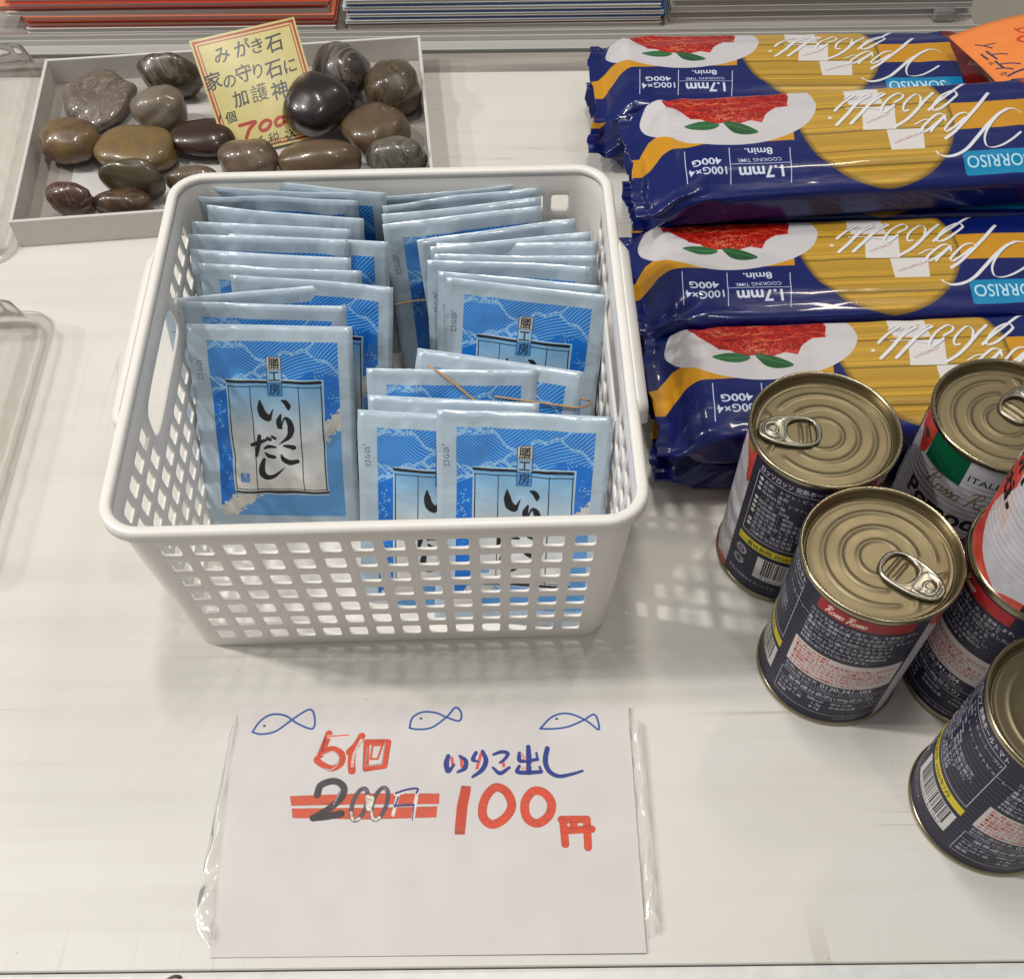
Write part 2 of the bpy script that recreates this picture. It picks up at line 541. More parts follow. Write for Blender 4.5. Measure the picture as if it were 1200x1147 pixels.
clip = link('clear_clip', box_mesh('clear_clip', -0.009, 0.009, -0.006, 0.006, 0, 0.011, 0.003, 3), clear_film('clip_plastic', (0.8, 0.79, 0.77), 0.1, 0.08, 120, 0.4, milk=0.15), None, True)
clip.location = tuple(B(1108, 28, 0.0) + np.array([0, 0.012, -0.003])); tag(clip, 'small clear plastic clip on the grey shelf corner behind the spaghetti', 'clip')

hk = B(202, 1138, 0)
lp = [(hk[0] + 0.0048 * math.cos(a) * (0.85 + 0.1 * math.sin(3 * a)), 0.1125 + 0.0012 * math.sin(2 * a), -0.0035 + 0.0056 * math.sin(a)) for a in np.linspace(0, 2 * math.pi, 28, endpoint=False)]
wl = link('wire_loop', tube_mesh('wire_loop', lp, 0.0008, True, 8), plain('brown_wire', (112, 92, 70), 0.5, 0.3, 300, 0.3), None, True)
tag(wl, 'small brown wire loop stuck through the front table edge', 'wire loop')

# ------------------------------------------------------------------ magazines on the rear shelf
M_page = plain('page_edges', (208, 203, 198), 0.8, 0.0, 900, 0.5, 0.0006, var=0.08)
M_pagep = plain('page_edges_pink', (216, 178, 162), 0.8, 0.0, 900, 0.5, 0.0006, var=0.08)
covers = {k: plain('cover_' + k, c, 0.4) for k, c in dict(orange=(222, 132, 100), red=(190, 76, 60), white=(214, 212, 210), blue=(58, 112, 190), grey=(182, 178, 174), rust=(176, 110, 84), gold=(212, 158, 96)).items()}


def magazine(x0, x1, y, z, th, cov, page, rz, label, group):
    t = empty('magazine', ((x0 + x1) / 2, y, z), rz); hw = (x1 - x0) / 2
    cth = 0.00055
    link('pages', box_mesh('pages', -hw + 0.001, hw - 0.0015, 0.0012, 0.21, cth, th - cth), page, t)
    for k in (0, 1):
        zz = 0 if k == 0 else th - cth
        link('cover', box_mesh('cover', -hw, hw, 0, 0.212, zz + 0.00002, zz + cth - 0.00002), covers[cov if k else (cov if cov != 'orange' else 'red')], t)
    tag(t, label, 'magazine', group)
    return t


MORD = 'first second third fourth fifth sixth seventh eighth ninth tenth'.split()
zz = -0.0029
for i, (cv, th) in enumerate([('white', 0.0042), ('orange', 0.0036), ('gold', 0.0022), ('orange', 0.004), ('white', 0.0036), ('orange', 0.004), ('red', 0.0034), ('orange', 0.004)]):
    s = [0, 0.002, -0.004, 0.001, -0.012, -0.02, -0.006, -0.01][i]
    magazine(-0.412 + s, -0.146 + s * 0.4, 0.896 + 0.002 * (i % 3), zz, th, cv, M_pagep if cv in ('orange', 'gold') else M_page, R(-0.2 + 0.15 * (i % 3)),
             MORD[i] + ' magazine from the bottom of the orange stack behind the stone tray', 'magazines in the orange stack'); zz += th + 0.0001
zz = -0.0029
for i, (cv, th) in enumerate([('grey', 0.0038), ('rust', 0.0016), ('white', 0.0026), ('blue', 0.0026), ('white', 0.0026), ('blue', 0.0028), ('white', 0.003), ('blue', 0.003), ('white', 0.003)]):
    s = [0, 0.002, -0.001, 0.003, 0.001, 0.002, -0.002, 0.001, 0][i]
    magazine(-0.136 + s, 0.134 + s, 0.8965 + 0.0015 * (i % 2), zz, th, cv, M_page, R(0.15 * (i % 3) - 0.1),
             MORD[i] + ' thin magazine from the bottom of the blue and white stack', 'magazines in the blue and white stack'); zz += th + 0.0001
zz = -0.0029
for i, (cv, th) in enumerate([('grey', 0.004), ('white', 0.005), ('grey', 0.005), ('white', 0.005), ('grey', 0.005)]):
    magazine(0.141, 0.401 - 0.002 * (i % 2), 0.902 + 0.003 * (i % 2), zz, th, cv, M_page, R(0.3),
             MORD[i] + ' magazine from the bottom of the grey stack behind the spaghetti', 'magazines in the grey stack'); zz += th + 0.0001

# ------------------------------------------------------------------ basket
BZ = 0.131
bk = empty('plastic_basket', (-0.0640, 0.4005, 0), R(1.0))
tag(bk, 'square white plastic basket with rows of square holes, full of blue packets', 'basket')
T_HX, T_HY, B_HX, B_HY = 0.1215, 0.1225, 0.1145, 0.1085
T_R, B_R = 0.017, 0.014
NC, NR = 14, 7
Z_LO, Z_HI = 0.0075, 0.1195


def wall_pt(side, s, z):
    """side 0 front,1 right,2 back,3 left; s 0..1 on the straight, s outside = corner arc is handled elsewhere"""
    t = z / BZ
    hx = B_HX + (T_HX - B_HX) * t; hy = B_HY + (T_HY - B_HY) * t; r = B_R + (T_R - B_R) * t
    if side == 0: return (-hx + r + s * 2 * (hx - r), -hy, z)
    if side == 1: return (hx, -hy + r + s * 2 * (hy - r), z)
    if side == 2: return (hx - r - s * 2 * (hx - r), hy, z)
    return (-hx, hy - r - s * 2 * (hy - r), z)


def corner_pt(side, a, z):
    """arc that follows straight `side`, a 0..1"""
    t = z / BZ
    hx = B_HX + (T_HX - B_HX) * t; hy = B_HY + (T_HY - B_HY) * t; r = B_R + (T_R - B_R) * t
    c = [(hx - r, -hy + r, -90), (hx - r, hy - r, 0), (-hx + r, hy - r, 90), (-hx + r, -hy + r, 180)][side]
    an = R(c[2] + 90 * a)
    return (c[0] + r * math.cos(an), c[1] + r * math.sin(an), z)


bm = bmesh.new()
cache = {}


def vert(p):
    k = (round(p[0] * 2e5), round(p[1] * 2e5), round(p[2] * 2e5))
    if k not in cache: cache[k] = bm.verts.new(p)
    return cache[k]


def face(vs):
    u = []
    for v in vs:
        if not u or u[-1] is not v: u.append(v)
    if len(u) > 2 and u[0] is u[-1]: u.pop()
    if len(u) > 2:
        try: bm.faces.new(u)
        except ValueError: pass


def border16(s0, s1, z0, z1):
    q = []
    for i in range(4): q.append((s0 + (s1 - s0) * i / 4, z0))
    for i in range(4): q.append((s1, z0 + (z1 - z0) * i / 4))
    for i in range(4): q.append((s1 - (s1 - s0) * i / 4, z1))
    for i in range(4): q.append((s0, z1 - (z1 - z0) * i / 4))
    return q


def hole16(s0, s1, z0, z1, fs=0.335, fz=0.305, rr=0.34):
    cs, cz = (s0 + s1) / 2, (z0 + z1) / 2; hs, hz = (s1 - s0) * fs, (z1 - z0) * fz
    q = []
    for k, (sx, sz) in enumerate([(-1, -1), (1, -1), (1, 1), (-1, 1)]):
        ccx, ccz = sx * (1 - rr), sz * (1 - rr)
        a0 = [180, 270, 0, 90][k]
        for i in range(5):
            a = R(a0 + 22.5 * i)
            q.append((cs + hs * (ccx + rr * math.cos(a)), cz + hz * (ccz + rr * math.sin(a))))
    return q   # 20 points, 5 per corner, counter clockwise from lower left


pz = (Z_HI - Z_LO) / NR
for side in range(4):
    hc0, hc1 = (4, 10) if side in (1, 3) else (99, 99)
    for c in range(NC):
        s0, s1 = c / NC, (c + 1) / NC
        # bands below and above the grid
        for (za, zb) in ((0.0, Z_LO), (Z_HI, BZ)):
            for i in range(4):
                a, b_ = s0 + (s1 - s0) * i / 4, s0 + (s1 - s0) * (i + 1) / 4
                face([vert(wall_pt(side, a, za)), vert(wall_pt(side, b_, za)), vert(wall_pt(side, b_, zb)), vert(wall_pt(side, a, zb))])
        for r_ in range(NR):
            if hc0 <= c < hc1 and r_ >= NR - 2: continue
            z0, z1 = Z_LO + r_ * pz, Z_LO + (r_ + 1) * pz
            bo = [vert(wall_pt(side, *q)) for q in border16(s0, s1, z0, z1)]
            ho = [vert(wall_pt(side, *q)) for q in hole16(s0, s1, z0, z1)]
            for k in range(4):           # corner fan + edge strip
                cb = bo[(4 * k) % 16]; pr = bo[(4 * k - 1) % 16]; nx_ = bo[(4 * k + 1) % 16]
                h5 = ho[5 * k:5 * k + 5]
                face([pr, cb, h5[1], h5[0]]) if False else None
                face([cb, h5[2], h5[1]]); face([cb, h5[3], h5[2]])
                face([pr, cb, h5[1], h5[0]]); face([cb, nx_, h5[4], h5[3]])
                hn = ho[(5 * k + 5) % 20]
                face([nx_, bo[(4 * k + 2) % 16], h5[4]])
                face([bo[(4 * k + 2) % 16], bo[(4 * k + 3) % 16], hn])
                face([bo[(4 * k + 2) % 16], hn, h5[4]])
    if side in (1, 3):      # block with the hand hole
        z0, z1 = Z_LO + (NR - 2) * pz, Z_HI
        s0, s1 = hc0 / NC, hc1 / NC
        lo = []
        ns = (hc1 - hc0) * 4
        for i in range(ns): lo.append((s0 + (s1 - s0) * i / ns, z0))
        for i in range(8): lo.append((s1, z0 + (z1 - z0) * i / 8))
        for i in range(ns): lo.append((s1 - (s1 - s0) * i / ns, z1))
        for i in range(8): lo.append((s0, z1 - (z1 - z0) * i / 8))
        cs, cz = (s0 + s1) / 2, (z0 + z1) / 2 + 0.002
        inn = []
        for (s_, z_) in lo:
            us, uz = (s_ - (s0 + s1) / 2) / ((s1 - s0) / 2), (z_ - (z0 + z1) / 2) / ((z1 - z0) / 2)
            n_ = 5.0
            q = (abs(us) ** n_ + abs(uz) ** n_) ** (1 / n_)
            us, uz = us / q, uz / q
            sl_ = 0.06 * (uz if us > 0 else uz) * (1 if side == 1 else -1) * 0
            inn.append((cs + us * (s1 - s0) / 2 * (0.90 - 0.05 * uz) + sl_, cz + uz * 0.0098))
        lv = [vert(wall_pt(side, *q)) for q in lo]; iv = [vert(wall_pt(side, *q)) for q in inn]
        for i in range(len(lv)):
            j = (i + 1) % len(lv)
            face([lv[i], lv[j], iv[j], iv[i]])
    # corner
    zs = [0.0, Z_LO] + [Z_LO + (r_ + i / 4) * pz for r_ in range(NR) for i in range(1, 5)] + [BZ]
    NA = 7
    for a in range(NA):
        for i in range(len(zs) - 1):
            p = [corner_pt(side, a / NA, zs[i]), corner_pt(side, (a + 1) / NA, zs[i]), corner_pt(side, (a + 1) / NA, zs[i + 1]), corner_pt(side, a / NA, zs[i + 1])]
            face([vert(q) for q in p])
me = bpy.data.meshes.new('wall'); bmesh.ops.recalc_face_normals(bm, faces=bm.faces[:]); bm.to_mesh(me); bm.free()
w = link('wall', me, M_basket, bk, True)
md = w.modifiers.new('thickness', 'SOLIDIFY'); md.thickness = 0.0017; md.offset = -1.0
md = w.modifiers.new('edge', 'BEVEL'); md.width = 0.0004; md.segments = 2; md.limit_method = 'ANGLE'; md.angle_limit = R(50)

# floor of the basket: a rounded plate on a low foot ring
lo = rounded_rect(B_HX - 0.0012, B_HY - 0.0012, B_R - 0.001, 7, 1)
N_ = len(lo)
V = [(p[0], p[1], z) for z in (0.0018, 0.0042) for p in lo]
Fc = [tuple(range(N_))[::-1], tuple(range(N_, 2 * N_))] + [(i, (i + 1) % N_, N_ + (i + 1) % N_, N_ + i) for i in range(N_)]
link('bottom', mesh('bottom', V, Fc), M_basket, bk)


def sweep(name, prof, hx, hy, r, n=7, ns=1):
    """prof: closed list of (outward, z)"""
    lo = rounded_rect(hx, hy, r, n, ns); N_ = len(lo)
    V, Fc = [], []
    for i in range(N_):
        a, b_ = lo[(i - 1) % N_], lo[(i + 1) % N_]
        t = (b_ - a) / np.hypot(*(b_ - a)); nrm = np.array([t[1], -t[0]])
        for (o, z) in prof: V.append((lo[i][0] + nrm[0] * o, lo[i][1] + nrm[1] * o, z))
    k = len(prof)
    for i in range(N_):
        j = (i + 1) % N_
        for p in range(k): Fc.append((i * k + p, j * k + p, j * k + (p + 1) % k, i * k + (p + 1) % k))
    return mesh(name, V, Fc)


prof = [(-0.0020, BZ - 0.002), (-0.0021, BZ + 0.0006), (-0.0015, BZ + 0.0018), (-0.0003, BZ + 0.0022), (0.0020, BZ + 0.0021), (0.0031, BZ + 0.0014), (0.0037, BZ + 0.0001), (0.0038, BZ - 0.0034), (0.0028, BZ - 0.0034), (0.0025, BZ - 0.0004), (0.0001, BZ - 0.0004), (0.0001, BZ - 0.002)]
link('rim', sweep('rim', prof[::-1], T_HX, T_HY, T_R), M_basket, bk, True)


def handle_flap(sgn):
    """grip that flares out from the rim on one side"""
    ys = np.linspace(-0.062, 0.062, 33)
    pr = [(0.0028, BZ + 0.0016), (0.0040, BZ + 0.0014), (0.0070, BZ - 0.0006), (0.0086, BZ - 0.0022), (0.0092, BZ - 0.0050), (0.0098, BZ - 0.0165), (0.0086, BZ - 0.0165), (0.0080, BZ - 0.0050), (0.0066, BZ - 0.0022), (0.0040, BZ - 0.0006)]
    V = []
    for y in ys:
        f = min(1.0, (0.062 - abs(y)) / 0.007)
        f = f * f * (3 - 2 * f)
        for (o, z) in pr:
            oo = 0.0032 + (o - 0.0032) * (0.10 + 0.90 * f); z2 = BZ + (z - BZ) * (0.45 + 0.55 * f)
            V.append((sgn * (T_HX + oo), y + 0.002, z2))
    k = len(pr); Fc = []
    for i in range(len(ys) - 1):
        for p in range(k): Fc.append((i * k + p, (i + 1) * k + p, (i + 1) * k + (p + 1) % k, i * k + (p + 1) % k))
    Fc.append(tuple(range(k))); Fc.append(tuple(range((len(ys) - 1) * k, len(ys) * k))[::-1])
    me = mesh('grip', V, Fc)
    b2 = bmesh.new(); b2.from_mesh(me); bmesh.ops.recalc_face_normals(b2, faces=b2.faces[:]); b2.to_mesh(me); b2.free()
    return me


for sgn in (-1, 1): link('grip', handle_flap(sgn), M_basket, bk, True)

# ------------------------------------------------------------------ packets
PW, PH = 0.0915, 0.119


def art_packet():
    c = Print(91.5, 119, 7, (174, 191, 204))
    X, Y = c.xx, c.yy
    rs = np.random.RandomState(5)

    def cm(x, y):      # enlarged-view coordinates -> mm on the packet
        xl = -8 + (y - 45) / 1080 * 63; xr = 848 + (y - 60) / 1055 * 14
        return ((x - xl) / (xr - xl) * 91.5, (y - 50) / 1068 * 119)
    film = vnoise(c.H, c.W, 90, 3)
    c.a *= (0.97 + 0.06 * film)[..., None]
    # art panel
    ax0, ax1, ay0, ay1 = 10.5, 83.0, 8.6, 109.5
    panel = (X > ax0) & (X < ax1) & (Y > ay0) & (Y < ay1)
    sky = np.array([8, 112, 206]) / 255.0; low = np.array([88, 150, 208]) / 255.0
    t = np.clip((Y - ay0) / (ay1 - ay0), 0, 1)[..., None]
    colp = sky * (1 - 0.05 * t) + np.array([0.02, 0.03, 0.02]) * (vnoise(c.H, c.W, 30, 8)[..., None] - 0.5)
    # torn diagonal stripe, lower left to upper right
    d = (Y - 109.5) + (X - 10.5) * (58.0 / 72.5) + (vnoise(c.H, c.W, 9, 4) - 0.5) * 3.2 + (vnoise(c.H, c.W, 26, 6) - 0.5) * 4
    lowm = np.clip((d - 6.0) * 3, 0, 1)[..., None]
    colp = colp * (1 - lowm) + low * (0.97 + 0.06 * vnoise(c.H, c.W, 12, 9, cellx=60)[..., None]) * lowm
    tear = (np.clip((d + 5.5) * 3, 0, 1) * np.clip((6.5 - d) * 3, 0, 1))[..., None]
    colp = colp * (1 - tear) + (np.array([206, 200, 190]) / 255.0) * tear
    # hatched waves
    hills = [(84, 34, 46, 30, 0.9), (20, 32, 34, 24, -0.5), (60, 30, 30, 17, 0.5), (34, 42, 26, 16, -0.7), (8, 48, 18, 22, -0.9), (46, 35, 14, 10, 0.2)]
    top = np.zeros_like(X); edge = np.zeros_like(X); ph = np.zeros_like(X)
    for i, (cx, cy, rx, ry, an) in enumerate(hills):
        wv = (X - cx) / rx
        yt = cy - ry * np.exp(-wv * wv * 1.6) + 1.2 * np.sin(X * 0.5 + i * 2)
        ins = (Y > yt)
        ph = np.where(ins, (X * math.sin(an) + Y * math.cos(an)) + 2.5 * np.sin(X * 0.11 + i), ph)
        top = np.where(ins, i + 1, top)
        edge = np.where(ins, np.abs(Y - yt), edge)
    limit = 37 - 0.13 * X + 3 * np.sin(X * 0.16)
    hat = (top > 0) & (Y < limit)
    lines = np.clip(0.5 - (np.abs(((ph / 1.55) % 1.0) - 0.5) - 0.19) * 8, 0, 1)
    foam = (edge < 1.9) & (vnoise(c.H, c.W, 7, 21) + vnoise(c.H, c.W, 3, 22) * 0.6 > 0.66)
    wm = np.where(hat, np.maximum(lines * 0.62, np.where(edge < 0.4, 0.85, foam * 0.8)), 0)
    wm = np.maximum(wm, 0.6 * ((top == 0) & (Y < limit)) * np.clip(0.5 - (np.abs((((Y * 0.8 + X * 0.6) / 1.5) % 1.0) - 0.5) - 0.2) * 8, 0, 1))
    wm = np.maximum(wm, 0.8 * ((Y < 12.5) & (X < 30) & (vnoise(c.H, c.W, 7, 31) > 0.55)))
    colp = colp + (np.array([186, 212, 234]) / 255.0 - colp) * wm[..., None]
    # small spray flecks
    for (fx, fy) in [(70, 26), (15, 47), (14, 54), (16, 72), (17, 86), (80, 40)]:
        for k in range(16):
            c_ = (fx + rs.randn() * 1.8, fy + rs.randn() * 2.0)
            mk = np.hypot(X[::1, ::1] - c_[0], Y - c_[1]) < 0.30 + 0.22 * rs.rand() if False else None
            sl = c._bb((c_[0] - 1) * c.k, (c_[1] - 1) * c.k, (c_[0] + 1) * c.k, (c_[1] + 1) * c.k)
            mk = np.hypot(X[sl] - c_[0], Y[sl] - c_[1]) < 0.22 + 0.22 * rs.rand()
            colp[sl][mk] = np.array([150, 195, 232]) / 255.0
    c.a[panel] = colp[panel]
    # framed paper
    fx0, fx1, fy0, fy1 = 19.3, 74.4, 29.2, 96.0
    c.rect(fx0, fy0, fx1, fy1, (170, 196, 216))
    fr = (X > fx0 + 0.8) & (X < fx1 - 0.8) & (Y > fy0 + 0.8) & (Y < fy1 - 0.8)
    t = np.clip((Y - fy0) / (fy1 - fy0), 0, 1)[..., None]
    g = np.where(t < 0.45, np.array([104, 166, 214]) / 255.0 * (1 - t / 0.45) + np.array([200, 206, 208]) / 255.0 * (t / 0.45), np.array([200, 206, 208]) / 255.0 * (1 - (t - 0.45) / 0.55) + np.array([222, 218, 212]) / 255.0 * ((t - 0.45) / 0.55))
    g = g * (0.97 + 0.06 * vnoise(c.H, c.W, 70, 14)[..., None])
    c.a[fr] = g[fr]
    blk = (22, 24, 32)
    c.stroke([(19.8, 30.6), (46, 30.9), (72.5, 30.8)], [0.75, 0.65, 0.85], blk)
    c.stroke([(20.2, 94.6), (46, 94.2), (74.0, 94.4)], [0.75, 0.9, 0.7], blk)
    c.stroke([(20, 33.2), (73, 33.6)], 0.22, blk); c.stroke([(21, 92.4), (73.6, 92.6)], 0.22, blk)
    for (xa, xb, wd) in ((20.4, 20.9, 0.35), (33.0, 33.4, 0.26), (60.3, 60.6, 0.3), (72.8, 73.4, 0.36)):
        c.stroke([(xa, 33), ((xa + xb) / 2 + 0.2, 62), (xb, 93)], [wd * 0.7, wd, wd * 0.8], blk)
    # little sign
    for k, (cc, ch) in enumerate([((206, 200, 188), '膳'), ((150, 192, 222), '工'), ((64, 140, 208), '房')]):
        y0 = 17.2 + k * 7.1
        c.rect(42.6, y0 - 0.3, 50.9, y0 + 7.2, (36, 60, 92)); c.rect(42.9, y0, 50.6, y0 + 6.9, cc)
        c.text(ch, 46.75, y0 + 3.5, 6.6, (30, 30, 40), off=0.012)
    # brush lettering
    br = [([(362, 418), (366, 455), (378, 488), (402, 505), (414, 498), (430, 462)], [4, 17, 21, 19, 9, 2]),
          ([(476, 418), (496, 426), (510, 444), (512, 460)], [4, 12, 14, 5]),
          ([(470, 488), (460, 520), (462, 548), (478, 556)], [5, 15, 13, 3]),
          ([(470, 556), (490, 506), (514, 520), (524, 560), (510, 600), (458, 640)], [3, 5, 15, 19, 12, 1.5]),
          ([(482, 648), (505, 650), (536, 654), (524, 664)], [5, 10, 12, 4]),
          ([(466, 698), (478, 720), (510, 735), (552, 728)], [5, 13, 14, 10]),
          ([(314, 646), (350, 632), (398, 614)], [9, 11, 6]),
          ([(356, 598), (350, 640), (336, 702)], [10, 13, 8]),
          ([(396, 606), (412, 616)], [6, 9]), ([(420, 600), (436, 610)], [6, 8]),
          ([(380, 662), (404, 652), (438, 656)], [5, 10, 5]),
          ([(384, 686), (402, 702), (430, 708)], [5, 11, 9]),
          ([(376, 720), (364, 758), (366, 796), (390, 816), (430, 806), (482, 764)], [8, 15, 17, 14, 9, 1.5])]
    for pts, rr in br:
        c.stroke([cm(*p) for p in pts], [q * 0.107 * 1.02 for q in rr], (16, 16, 20))
    c.rect(24.2, 82.6, 29.4, 87.8, (70, 130, 200)); c.text('膳', 26.8, 84.0, 2.6, (205, 215, 222)); c.text('工房', 26.8, 86.4, 2.3, (205, 215, 222))
    # seal area, tear mark and painted edge highlights
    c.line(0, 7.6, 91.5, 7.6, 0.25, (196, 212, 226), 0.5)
    c.text('切り口', 5.2, 24.5, 3.7, (52, 66, 88), rot=R(-90) * -1)
    c.line(2.6, 18.4, 4.2, 18.4, 0.3, (52, 66, 88))
    c.rect(0, -1, 92, 0.55, (204, 218, 230), 0.8); c.rect(-1, 0, 0.45, 119, (196, 210, 222), 0.6); c.rect(91.0, 0, 92, 119, (196, 210, 222), 0.6)  # film edges catching light, painted as pale lines
    return c.image('packet_print')


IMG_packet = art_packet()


def packet_material():
    mt, nt, b, N, L = new_mat('packet_film')
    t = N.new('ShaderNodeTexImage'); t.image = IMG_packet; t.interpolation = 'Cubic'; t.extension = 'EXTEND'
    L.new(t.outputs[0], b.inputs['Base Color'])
    setp(b, rough=0.30, metal=0.10, coat=0.7, coat_rough=0.06)
    n1 = noise_node(N, L, 60, 3, 0.5)
    n2 = noise_node(N, L, 1100, 1, 0.5)
    n3 = noise_node(N, L, 26, 2, 0.5, dist=1.2)
    b0 = bump(N, L, b, n3.outputs[0], 0.6, 0.0036)
    b1 = bump(N, L, b, n1.outputs[0], 0.45, 0.0012, b0)
    bump(N, L, b, n2.outputs[0], 0.12, 0.0003, b1)
    return mt


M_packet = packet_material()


def sm(x): 
    x = np.clip(x, 0, 1); return x * x * (3 - 2 * x)


def packet_mesh(seed):
    g = np.random.RandomState(seed)
    nx, nz = 26, 33
    xs = np.linspace(-PW / 2, PW / 2, nx); zs = np.linspace(0, PH, nz)
    X, Z = np.meshgrid(xs, zs, indexing='ij')
    p = sm((PW / 2 - np.abs(X) - 0.0055) / 0.022) * sm((Z - 0.006) / 0.03) * sm((PH - 0.009 - Z) / 0.045)
    t = 0.0042 * (1.20 - 0.60 * Z / PH) * p
    wr = np.zeros_like(X)
    for k in range(9):
        kx, kz = g.randn(2) * np.array([150, 110]); wr += np.sin(kx * X + kz * Z + g.rand() * 6.28)
    wr = np.abs(wr) * 0.00050 - 0.0008
    edgew = np.zeros_like(X)
    for k in range(4):
        kx, kz = g.randn(2) * np.array([60, 40]); edgew += np.sin(kx * X + kz * Z + g.rand() * 6.28)
    bend = g.uniform(-0.0012, 0.0012) * np.cos(X / PW * math.pi) + 0.0011 * g.uniform(-1, 1) * np.sin(X / PW * 2 * math.pi + g.rand() * 6) * sm(Z / PH * 1.2 - 0.2) + edgew * 0.00035
    tilt = g.uniform(-0.0025, 0.0025) * (X / PW) * sm((Z - PH * 0.8) / (PH * 0.2))
    seal = sm((Z - (PH - 0.010)) / 0.010)
    bend = bend + seal * g.uniform(-0.0015, 0.0025)
    wmask = sm((PW / 2 - np.abs(X)) / 0.012) * sm(Z / 0.012) * sm((PH - Z) / 0.012)
    Yf = bend - t - wr * wmask - 0.00015; Yb = bend + t * 0.9 + wr * wmask * 0.5 + 0.00015
    Yb = np.maximum(Yb, Yf + 0.0004)
    xsq = 1 - 0.018 * p.max(axis=0)[None] * (Z * 0 + 1)      # filled part draws the sides in
    Xs = X * xsq
    V = np.concatenate([np.stack([Xs, Yf, Z], -1).reshape(-1, 3), np.stack([Xs, Yb, Z], -1).reshape(-1, 3)])
    uv1 = np.stack([X / PW + 0.5, Z / PH], -1).reshape(-1, 2)
    uv2 = np.stack([np.clip(X / PW + 0.5, 0, 1) * 0 + 0.06, Z / PH], -1).reshape(-1, 2)
    Fc = grid_faces(nx, nz) + grid_faces(nx, nz, off=nx * nz, flip=True)
    o = nx * nz
    for i in range(nx - 1):
        for j in (0, nz - 1):
            a, b_ = i * nz + j, (i + 1) * nz + j
            Fc.append((a, o + a, o + b_, b_) if j == 0 else (a, b_, o + b_, o + a))
    for j in range(nz - 1):
        for i in (0, nx - 1):
            a, b_ = i * nz + j, i * nz + j + 1
            Fc.append((a, b_, o + b_, o + a) if i == 0 else (a, o + a, o + b_, b_))
    return mesh('packet', V, Fc, np.concatenate([uv1, uv2]), [M_packet])


PK = [packet_mesh(100 + i) for i in range(12)]
gL = 'blue soup stock packets standing in the left row'
gR = 'blue soup stock packets standing in the right row'
packets = [  # top edge in the photograph, height of that edge, label
    ('L1', (268, 211), (452, 227), .1285, None, gL), ('L2', (235, 217), (419, 227), .127, None, gL), ('L3', (233, 230), (418, 237), .124, None, gL),
    ('L4', (241, 241), (425, 260), .122, None, gL), ('L6', (224, 261), (410, 270), .119, None, gL), ('L7', (217, 276), (410, 282), .117, None, gL),
    ('L8', (270, 275), (452, 284), .1165, None, gL), ('L7b', (221, 293), (411, 304), .115, None, gL), ('L9', (232, 309), (424, 318), .113, None, gL),
    ('L10', (271, 321), (461, 337), .111, 'blue packet shoved right with its sea picture showing, inside left row', gL),
    ('L11', (189, 351), (382, 333), .107, 'blue packet twisted so its corner points at the left basket handle', gL),
    ('L12', (213, 353), (406, 358), .106, 'blue packet right behind the fully visible front packet of the left row', gL),
    ('L13', (218, 380), (412, 383), .103, 'blue packet at the front of the left row, whole label visible', gL),
    ('R1', (449, 229), (631, 212), .124, None, gR), ('R2', (450, 241), (632, 221), .1225, None, gR), ('R3', (450, 255), (632, 231), .121, None, gR),
    ('R4', (451, 266), (632, 241), .1185, 'front packet of the bundle held by the rubber band at the back right', gR),
    ('R6', (494, 284), (669, 255), .115, None, gR), ('R7', (505, 290), (692, 272), .115, None, gR), ('R8', (512, 286), (700, 284), .113, None, gR),
    ('R9', (510, 298), (699, 300), .112, None, gR), ('R10', (501, 308), (692, 317), .111, None, gR), ('R11', (514, 325), (705, 345), .1085, None, gR),
    ('R12', (525, 323), (712, 347), .107, 'shiny blue packet with glints leaning in the middle of the right row', gR),
    ('R13', (490, 412), (683, 445), .099, 'tilted blue packet behind the diagonal rubber band', gR), ('R14', (431, 446), (627, 448), .0985, 'blue packet crossed by the diagonal rubber band', gR),
    ('R17', (513, 482), (718, 492), .1005, 'blue packet at the front right, seen through the front basket holes', gR),
    ('R16', (-.0435, .0080, -.0045), None, 0, 'blue packet half hidden behind the front right packet', gR),
    ('R15', (-.0390, .0160, .0020), None, 0, 'blue packet between the banded packet and the half hidden one', gR)]
PKOBJ = {}
ORD = 'first second third fourth fifth sixth seventh eighth ninth tenth eleventh twelfth thirteenth fourteenth fifteenth sixteenth'.split()
for i, (nm, a, b_, z, lab, grp) in enumerate(packets):
    if b_ is None:          # leans on the front right packet: same pose, shifted in its frame
        mm = PKOBJ['R17'] @ Matrix.Translation(a)
        o = link('soup_stock_packet', PK[i % 12], None, None, True); o.matrix_world = mm
        tag(o, lab, 'packet', grp); PKOBJ[nm] = mm
        continue
    TL, TR = B(*a, z), B(*b_, z)
    Cc = (TL + TR) / 2
    psi = math.atan2(TR[1] - TL[1], TR[0] - TL[0])
    if abs(psi) > R(9): psi *= 0.85
    cphi = min(0.9995, (z - 0.0048) / PH); phi = math.acos(cphi)
    n_ = np.array([-math.sin(psi), math.cos(psi), 0])
    up = n_ * math.sin(phi) + np.array([0, 0, math.cos(phi)])
    xv = np.array([math.cos(psi), math.sin(psi), 0]); yv = np.cross(up, xv)
    Cc = Cc.copy(); Cc[1] = min(Cc[1], 0.5185)
    Cc[1] += {'R13': 0.004, 'R14': 0.009, 'R17': 0.0015, 'R11': 0.006, 'R10': 0.003}.get(nm, 0)
    base = Cc - up * PH
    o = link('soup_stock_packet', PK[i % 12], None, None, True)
    mm = Matrix.Identity(4)
    for k in range(3): mm[k][0] = xv[k]; mm[k][1] = yv[k]; mm[k][2] = up[k]
    mm.translation = base; o.matrix_world = mm
    if lab is None:
        k_ = ORD[sum(1 for q in packets[:i] if q[5] == grp)]
        lab = '%s pale blue packet from the back basket wall in the %s row' % (k_, 'left' if grp == gL else 'right')
    tag(o, lab, 'packet', grp)
    PKOBJ[nm] = mm


